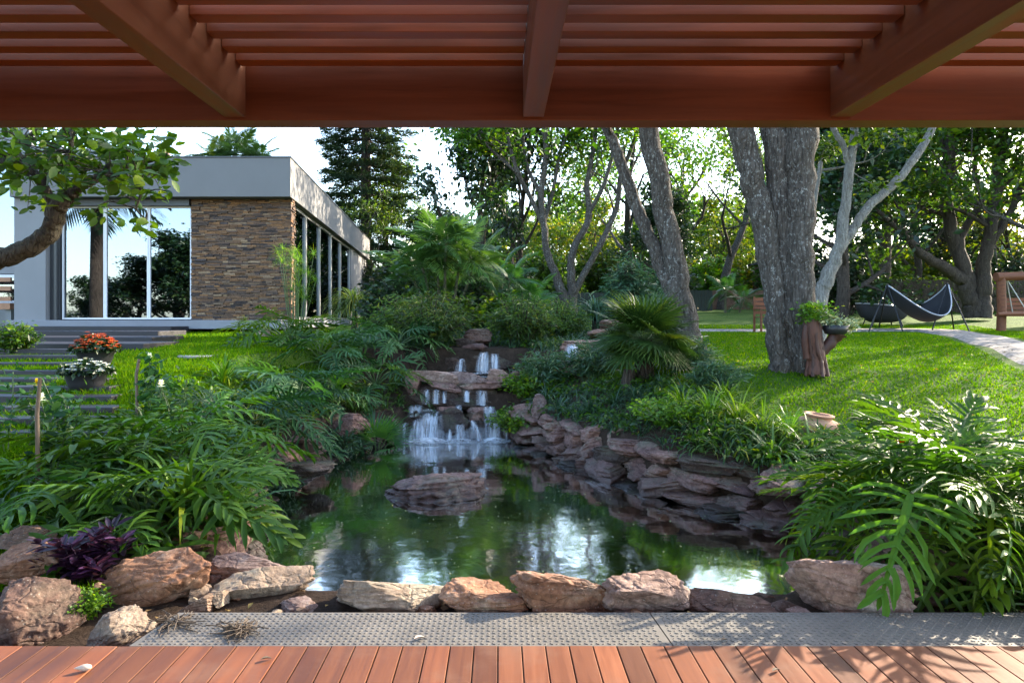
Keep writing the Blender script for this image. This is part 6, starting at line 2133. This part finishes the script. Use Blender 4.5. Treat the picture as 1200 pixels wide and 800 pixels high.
# ------------------------------------------------------------------ pots, stakes, flowers
def flower_pot(px_, d, rtop, h, petal, n, leafm, label, dome, dz=0.0, psize=0.035):
    rs = np.random.default_rng(int(px_))
    t_ = empty('flower_pot', G(px_, d, dz), label, 'flower pot', 'flower pots on the sleeper steps')
    mb = MB(); mb.lathe([(0, 0), (rtop * 0.62, 0), (rtop * 0.85, h * 0.45), (rtop, h * 0.93), (rtop * 1.07, h * 0.94), (rtop * 1.07, h), (rtop * 0.95, h), (rtop * 0.9, h * 0.85), (0, h * 0.85)], 28)
    mb.build('pot', M['pot_dark'], t_)
    fl, lf = MB(), MB()
    m_ = 1500
    a_ = rs.uniform(0, 6.28, m_); q = np.sqrt(rs.random(m_)) * rtop * 1.18
    top = h * 0.9 + dome * (1 - (q / (rtop * 1.25)) ** 2)
    P = np.stack([q * np.cos(a_), q * np.sin(a_), h * 0.86 + (top - h * 0.86) * rs.random(m_)], -1)
    scatter_leaves(lf, P, rs, 0.055)
    k = rs.choice(m_, n, replace=False)
    Pf = np.stack([q[k] * np.cos(a_[k]), q[k] * np.sin(a_[k]), top[k] + rs.normal(0, 0.012, n)], -1)
    # each flower is a ring of petals
    for pp_ in Pf:
        b = np.arange(7) * 2 * PI / 7 + rs.random()
        tilt = np.array((pp_[0], pp_[1], 0)) / (rtop * 1.6)
        D_ = np.stack([np.cos(b), np.sin(b), np.full(7, 0.25)], -1)
        U_ = np.tile(np.array((tilt[0], tilt[1] - 0.2, 1.0)), (7, 1))
        fl.inst(LEAF_V, LEAF_F, frames(D_, U_) * psize, np.tile(pp_, (7, 1)))
    lf.build('foliage', M[leafm], t_); fl.build('blossoms', M[petal], t_)


flower_pot(101, 7.75, 0.225, 0.29, 'petal_white', 60, 'leaf_dark', 'round dark pot of white flowers in front of the red flowered pot', 0.13, -0.05, 0.03)
flower_pot(112, 8.7, 0.23, 0.27, 'petal_red', 190, 'leaf_dark', 'dark pot of red flowers behind the white flowered pot', 0.20, 0.02)

for px_, d, h, ln, r_, lb in ((44, 5.2, 0.92, 0.02, 0.017, 'taller wooden stake standing in the left lawn'), (160, 6.9, 0.62, 0.03, 0.016, 'shorter wooden stake right of the flower pots')):
    rs = np.random.default_rng(int(px_))
    mb = MB(); mb.tube([(0, 0, -0.15), (0.004, 0, h * 0.3), (-0.004, 0.0, h * 0.7), (ln, 0, h)], [r_ * 1.1, r_, r_ * 0.95, r_ * 0.85], 8, rough=0.25, rs=rs)
    o = mb.build('wooden_stake', M['stick'], None, G(px_, d)); tag(o, lb, 'stake', 'stakes in the left bed')


def rose(px_, d, h, petal, label, n=3):
    rs = np.random.default_rng(int(px_) + 7)
    t_ = empty('rose_bush', G(px_, d), label, 'plant', 'flowering stems on the left lawn')
    st, lf, fl = MB(), MB(), MB()
    for k in range(n):
        tip = np.array((rs.normal(0, 0.14), rs.normal(0, 0.1), h * rs.uniform(0.75, 1.05)))
        pts = smooth_path([(0, 0, -0.05), tip * 0.5 + (0.02, 0, 0.05), tip], 4)
        st.tube(pts, 0.005, 5, cap=False)
        Pp = np.repeat(pts[2:], 6, 0) + rs.normal(0, 0.05, (len(pts[2:]) * 6, 3))
        scatter_leaves(lf, Pp, rs, 0.065, OVAL_V, OVAL_F)
        if k == 0:
            for ring in range(4):
                b = np.arange(6) * PI / 3 + ring * 0.5
                D_ = np.stack([np.cos(b), np.sin(b), np.full(6, 0.2 + 0.7 * ring)], -1)
                fl.inst(LEAF_V * (1.6, 1, 1), LEAF_F, frames(D_, np.tile((0, 0, 1.0), (6, 1))) * 0.042, np.tile(tip + (0, 0, 0.01 * ring), (6, 1)))
    st.build('stems', M['stalk'], t_); lf.build('foliage', M['leaf_philo_dark'], t_); fl.build('blossoms', M[petal], t_)


rose(77, 5.9, 0.66, 'petal_yellow', 'yellow flowered plant beside the taller wooden stake', 5)
rose(8, 6.0, 0.70, 'petal_yellow', 'yellow flowered plant at the left edge of the lawn', 3)
rose(60, 5.4, 0.75, 'petal_white', 'leafy stems climbing the taller wooden stake', 4)
rose(205, 6.2, 0.62, 'petal_white', 'white flowered stem above the left philodendrons', 3)
rose(172, 7.0, 0.55, 'petal_white', 'leafy stems beside the shorter wooden stake', 4)
rose(1058, 4.9, 0.62, 'petal_orange', 'small orange flower under the right philodendron leaves', 3)

# purple leaved plant in the left corner
rs = np.random.default_rng(57)
pu = empty('purple_heart_plant', G(95, 3.95), 'purple leaved plant between the left boulders', 'plant')
st, lf = MB(), MB()
for k in range(30):
    a_ = rs.uniform(0, 6.28); ln = rs.uniform(0.05, 0.26)
    tip = np.array((math.cos(a_) * ln, math.sin(a_) * ln * 0.8, rs.uniform(0.08, 0.30)))
    pts = smooth_path([(tip[0] * 0.3, tip[1] * 0.3, -0.05), tip * 0.6 + (0, 0, 0.05), tip], 3)
    st.tube(pts, 0.006, 5, cap=False)
    for q in pts[2:]:
        m_ = 3; b = rs.uniform(0, 6.28, m_)
        D_ = np.stack([np.cos(b), np.sin(b), rs.uniform(-0.1, 0.9, m_)], -1)
        lf.inst(OVAL_V * (0.55, 1, 1), OVAL_F, frames(D_, np.tile((0, 0, 1.0), (m_, 1)) + rs.normal(0, .3, (m_, 3))) * 0.115, np.tile(q, (m_, 1)))
st.build('stems', M['leaf_purple'], pu); lf.build('leaves', M['leaf_purple'], pu)
shrub('lime', 98, 3.62, 0.32, 1.0, 'tiny bright green seedling below the purple plant', None, 'seedling')

# terracotta pot sunk at the lawn edge
tc_ = MB()
tc_.lathe([(0, -0.04), (0.17, -0.04), (0.215, 0.04), (0.22, 0.10), (0.19, 0.155), (0.13, 0.175), (0.125, 0.195), (0.15, 0.205), (0.15, 0.22), (0.10, 0.22), (0.095, 0.13), (0, 0.12)], 26, wob=0.015)
o = tc_.build('terracotta_pot', M['terracotta'], None, G(957, 7.25, -0.05)); o.rotation_euler = (0.06, 0.1, 0)
tag(o, 'squat terracotta pot at the lawn edge behind the strap leaf tufts', 'pot')
o = link('rock', RKM['rock_tan'][1], None, G(1000, 6.6, 0.03), 0.4, (0.17, 0.12, 0.07)); tag(o, 'pale rounded stone among the leaves right of the terracotta pot', 'rock')
mb = MB(); mb.lathe([(0, -0.02), (0.28, -0.02), (0.29, 0.0), (0.27, 0.016), (0, 0.016)], 20, wob=0.06)
o = mb.build('stepping_stone', M['paving_old'], None, G(232, 9.6, 0.0)); tag(o, 'flat grey stepping stone in the lawn before the stone panel', 'stepping stone')

# ------------------------------------------------------------------ stump planter
d = 9.15
sp_ = empty('stump_planter', G(950, d), 'red brown stump planter with succulents against the massive trunk', 'planter')
o3 = np.array(sp_.location)
rs = np.random.default_rng(58)
mb = MB()
def L3(px_, py_, dd=0.0): return np.array(W(px_, py_, d + dd)) - o3
mb.tube(smooth_path([L3(957, 438), L3(956, 415), L3(953, 395), L3(951, 374)], 4), np.interp(np.linspace(0, 1, 13), [0, .2, 1], [0.14, 0.11, 0.10]), 12, rough=0.3, rs=rs)
mb.tube(smooth_path([L3(957, 416), L3(968, 407), L3(977, 397), L3(981, 390)], 4), np.interp(np.linspace(0, 1, 13), [0, .6, 1], [0.07, 0.075, 0.12]), 12, rough=0.3, rs=rs)
mb.tube(smooth_path([L3(946, 420), L3(944, 400), L3(946, 380)], 4), 0.05, 9, rough=0.4, rs=rs)
for k in range(7):
    a_ = k * 0.9 + 0.3; q = np.array((math.cos(a_), math.sin(a_), 0.0))
    base_ = L3(957, 436); top_ = L3(952, 374 + 8 * (k % 3))
    mb.tube(smooth_path([base_ + q * 0.135 + (0, 0, -0.05), base_ + q * 0.10 + (0, 0, 0.16), (base_ + top_) / 2 + q * 0.095 + rs.normal(0, .012, 3), top_ + q * 0.085], 4), rs.uniform(0.022, 0.042), 7, rough=0.5, rs=rs)
mb.build('stump', M['redwood'], sp_)
mb = MB(); mb.lathe([(0, -0.06), (0.13, -0.06), (0.18, 0.06), (0.16, 0.06), (0.15, 0.03), (0, 0.03)], 20, tuple(L3(979, 386))); mb.build('bowl', M['pot_dark'], sp_)
lf = MB()
for (px_, py_, n_, r_) in ((955, 362, 420, 0.17), (950, 372, 200, 0.13)):
    P = L3(px_, py_) + rs.normal(0, 1, (n_, 3)) * np.array((r_, r_, 0.08)) * 0.6
    scatter_leaves(lf, P, rs, 0.055, droop=0.0)
lf.build('foliage', M['leaf_lime'], sp_)
lf = MB()
for (px_, py_, n_, r_) in ((979, 378, 420, 0.19), (990, 383, 200, 0.10), (968, 372, 160, 0.10)):
    P = L3(px_, py_) + rs.normal(0, 1, (n_, 3)) * np.array((r_, r_, 0.06)) * 0.6
    scatter_leaves(lf, P, rs, 0.05, droop=0.0)
lf.build('foliage', M['leaf_silver'], sp_)

# ------------------------------------------------------------------ hammock, lounger, swing, chair
d = 19.5
hm = empty('hammock', G(1078, d), 'black cloth hammock slung between two slim metal trestles', 'hammock')
o3 = np.array(hm.location)
A = np.array(W(1040, 335, d)) - o3; B = np.array(W(1110, 334, d)) - o3
nu, nv = 25, 11
V = []
for i_ in range(nu):
    u = i_ / (nu - 1)
    sh = math.sin(PI * u ** 1.25) ** 0.8 if 0 < u < 1 else 0
    for j_ in range(nv):
        v = j_ / (nv - 1)
        wd = (v - 0.5) * 1.5 * math.sin(PI * u) ** 0.7 if 0 < u < 1 else (v - 0.5) * 0.12
        sag = (0.86 + 0.30 * math.sin(PI * v) - 0.28 * v)
        p = A + (B - A) * u + np.array((0.20 * math.sin(PI * u) * (u - 0.35) * 2, wd, -sag * sh))
        V.append(p)
V = np.array(V)
a, b = np.arange(nu - 1)[:, None] * nv, np.arange(nv - 1)[None, :]
mb = MB(); mb.add(V, np.stack([a + b, a + nv + b, a + nv + b + 1, a + b + 1], -1).reshape(-1, 4))
o = mb.build('sling', M['black_fabric'], hm)
sm = o.modifiers.new("thick", 'SOLIDIFY'); sm.thickness = 0.015
for e in (0, nv - 1):
    mb = MB(); mb.tube(V.reshape(nu, nv, 3)[:, e], 0.018, 6); mb.build('piping', M['piping'], hm)
gz = lambda px_, dd: np.array((X(px_, d + dd), d + dd, g(X(px_, d + dd), d + dd))) - o3
for top, feet in ((A, ((1018, -0.5), (1058, -0.6), (1030, 0.9))), (B, ((1136, -0.5), (1092, -0.6), (1118, 0.9)))):
    for px_, dd in feet:
        mb = MB(); mb.tube([top + (0, 0, 0.05), gz(px_, dd)], 0.02, 7); mb.build('stand_pole', M['metal_dark'], hm)
d2 = 21.5
bl = empty('basket_lounger', G(1034, d2), 'dark boat shaped basket lounger behind the hammock', 'lounger')
V = []; nu, nv = 28, 9
for i_ in range(nu):
    th_ = i_ / nu * 2 * PI
    for j_ in range(nv):
        f = j_ / (nv - 1)
        rr_ = math.sin(f * PI / 2) ** 0.6
        rise = 0.16 * (1 - math.cos(th_)) / 2
        V.append((math.cos(th_) * 0.80 * rr_, math.sin(th_) * 0.5 * rr_, 0.10 + (0.45 + rise) * (f ** 1.8)))
V = np.array(V)
F = [(i_ * nv + j_, ((i_ + 1) % nu) * nv + j_, ((i_ + 1) % nu) * nv + j_ + 1, i_ * nv + j_ + 1) for i_ in range(nu) for j_ in range(nv - 1)]
mb = MB(); mb.add(V, F); o = mb.build('shell', M['black_fabric'], bl)
sm = o.modifiers.new("thick", 'SOLIDIFY'); sm.thickness = 0.03
mb = MB(); rim = V.reshape(nu, nv, 3)[:, -1]; mb.tube(np.vstack([rim, rim[:1]]), 0.022, 6); mb.build('rim', M['piping'], bl)
for sx in (-0.4, 0.4):
    mb = MB(); mb.tube([(sx, -0.25, 0.22), (sx * 1.2, -0.3, -0.03)], 0.02, 6); mb.build('leg', M['metal_dark'], bl)
    mb = MB(); mb.tube([(sx, 0.25, 0.22), (sx * 1.2, 0.3, -0.03)], 0.02, 6); mb.build('leg', M['metal_dark'], bl)

d = 19.4
sw = empty('garden_swing', G(1173, d), 'red brown timber bench swing hanging in a post frame at the right edge', 'swing')
for x_ in (0.0, 2.3):
    zg = g(sw.location[0] + x_, d) - sw.location[2]
    mb = MB(); mb.tube([(x_, 0, zg - 0.2), (x_ + 0.02, 0, zg + 0.7), (x_, 0, zg + 1.62)], [0.12, 0.115, 0.12], 10, rough=0.2, rs=rs); mb.build('post', M['swing'], sw)
mb = MB(); mb.tube([(-0.15, 0, 1.55), (1.1, 0, 1.60), (2.5, 0, 1.56)], [0.13, 0.12, 0.13], 10, rough=0.15, rs=rs); mb.build('beam', M['swing'], sw)
mb = MB()
for k in range(5): mb.box((1.05, -0.32 + k * 0.13, 0.46), (2.1 if k else 2.4, 0.11, 0.05))
mb.build('seat', M['swing'], sw, smooth=False)
mb = MB()
for k in range(4): mb.box((1.05, 0.30 + k * 0.03, 0.56 + k * 0.12), (1.7, 0.03, 0.10))
mb.build('backrest', M['swing'], sw, smooth=False)
for x_ in (0.25, 1.85):
    for y_ in (-0.3, 0.28):
        mb = MB(); mb.tube([(x_ - 0.1 if x_ < 1 else x_ + 0.1, 0, 1.52), (x_ + (0.3 if x_ < 1 else -0.3), y_, 0.5)], 0.014, 6); mb.build('rope', M['rope'], sw)
mb = MB(); mb.tube([(-0.35, -0.35, 0.49), (0.1, -0.35, 0.50), (2.4, -0.35, 0.49)], 0.06, 8, rough=0.2, rs=rs); mb.build('front_rail', M['swing'], sw)

ch = empty('garden_chair', G(899, 18.8), 'wooden garden chair half hidden behind the massive trunk', 'chair')
for x_ in (-0.26, 0.26):
    for y_, h_ in ((-0.25, 0.62), (0.25, 1.0)):
        mb = MB(); mb.box((x_, y_, h_ / 2 - 0.01), (0.05, 0.05, h_)); mb.build('leg', M['swing'], ch, smooth=False)
    mb = MB(); mb.box((x_, 0, 0.645), (0.07, 0.6, 0.03)); mb.build('armrest', M['swing'], ch, smooth=False)
mb = MB()
for k in range(5): mb.box((0, -0.2 + k * 0.1, 0.42), (0.5, 0.085, 0.025))
mb.build('seat', M['swing'], ch, smooth=False)
mb = MB()
for k in range(4): mb.box((0, 0.26, 0.55 + k * 0.12), (0.47, 0.025, 0.09))
mb.build('backrest', M['swing'], ch, smooth=False)

# ------------------------------------------------------------------ small things on the deck and the plates
def tangle(px_, d, r_, n, label, seed):
    rs = np.random.default_rng(seed)
    mb = MB()
    for k in range(n):
        a_ = rs.uniform(0, 6.28); q = rs.random() * r_ * 0.6
        p = np.array((math.cos(a_) * q, math.sin(a_) * q * 0.6, rs.uniform(0.0, 0.02)))
        dd_ = rs.normal(0, 1, 3); pts = [p]
        for j_ in range(5):
            dd_ = dd_ + rs.normal(0, 0.7, 3); dd_[2] *= 0.35
            p = p + dd_ / np.linalg.norm(dd_) * r_ * 0.22
            p[2] = min(max(p[2], 0.004), 0.05); pts.append(p.copy())
        mb.tube(smooth_path(pts, 3), rs.uniform(0.0012, 0.0035), 4, cap=False)
    o = mb.build('dry_roots', M['root'], None, (X(px_, d), d, -0.010)); tag(o, label, 'dry roots', 'dry roots left on the plate')


tangle(281, 3.31, 0.10, 75, 'round clump of dry roots on the left checker plate', 1)
tangle(205, 3.40, 0.13, 34, 'loose dry twigs at the left end of the checker plate', 2)
mb = MB(); mb.lathe([(0.0, 0), (0.008, 0.004), (0.014, 0.02), (0.013, 0.035), (0.006, 0.055), (0.0, 0.07)], 12)
o = mb.build('snail_shell', M['shell'], None, (X(108, 2.93), 2.93, 0.014)); o.rotation_euler = (R(86), 0.0, R(-70)); tag(o, 'small pale snail shell lying on the deck', 'shell')
for px_, d, zz_, lb, sz in ((305, 3.0, 0.004, 'dry curled leaf between the deck boards at the left', 0.05), (485, 3.22, -0.008, 'dry leaf on the left checker plate', 0.06), (905, 2.9, 0.004, 'dry leaf on the deck at the right', 0.05), (845, 3.2, -0.006, 'dry leaf by the right checker plate edge', 0.045)):
    mb = MB(); mb.inst(OVAL_V * (0.7, 1, 2.2), OVAL_F, frames(np.array([(0.8, 0.5, 0.0)]), np.array([(0.0, 0.1, 1.0)])) * sz, np.array([(0, 0, 0.006)]))
    o = mb.build('fallen_leaf', M['root'] if px_ != 485 else M['shell'], None, (X(px_, d), d, zz_)); tag(o, lb, 'leaf', 'fallen leaves')
rs = np.random.default_rng(59)
n = 420
P = np.stack([rs.uniform(-1.8, 2.4, n), 4.2 + 5.3 * rs.random(n), np.full(n, WZ + 0.004)], -1)
P = P[pond_sd(P[:, 0], P[:, 1]) < -0.12]
mb = MB()
D_ = np.stack([np.cos(rs.uniform(0, 6.28, len(P))), np.sin(rs.uniform(0, 6.28, len(P))), np.zeros(len(P))], -1)
mb.inst(LEAF_V * (1.2, 1, 0.2), LEAF_F, frames(D_, np.tile((0, 0, 1.0), (len(P), 1))) * rs.uniform(0.008, 0.026, len(P))[:, None, None], P)
tag(mb.build('floating_petals', M['leaf_silver']), kind='stuff')
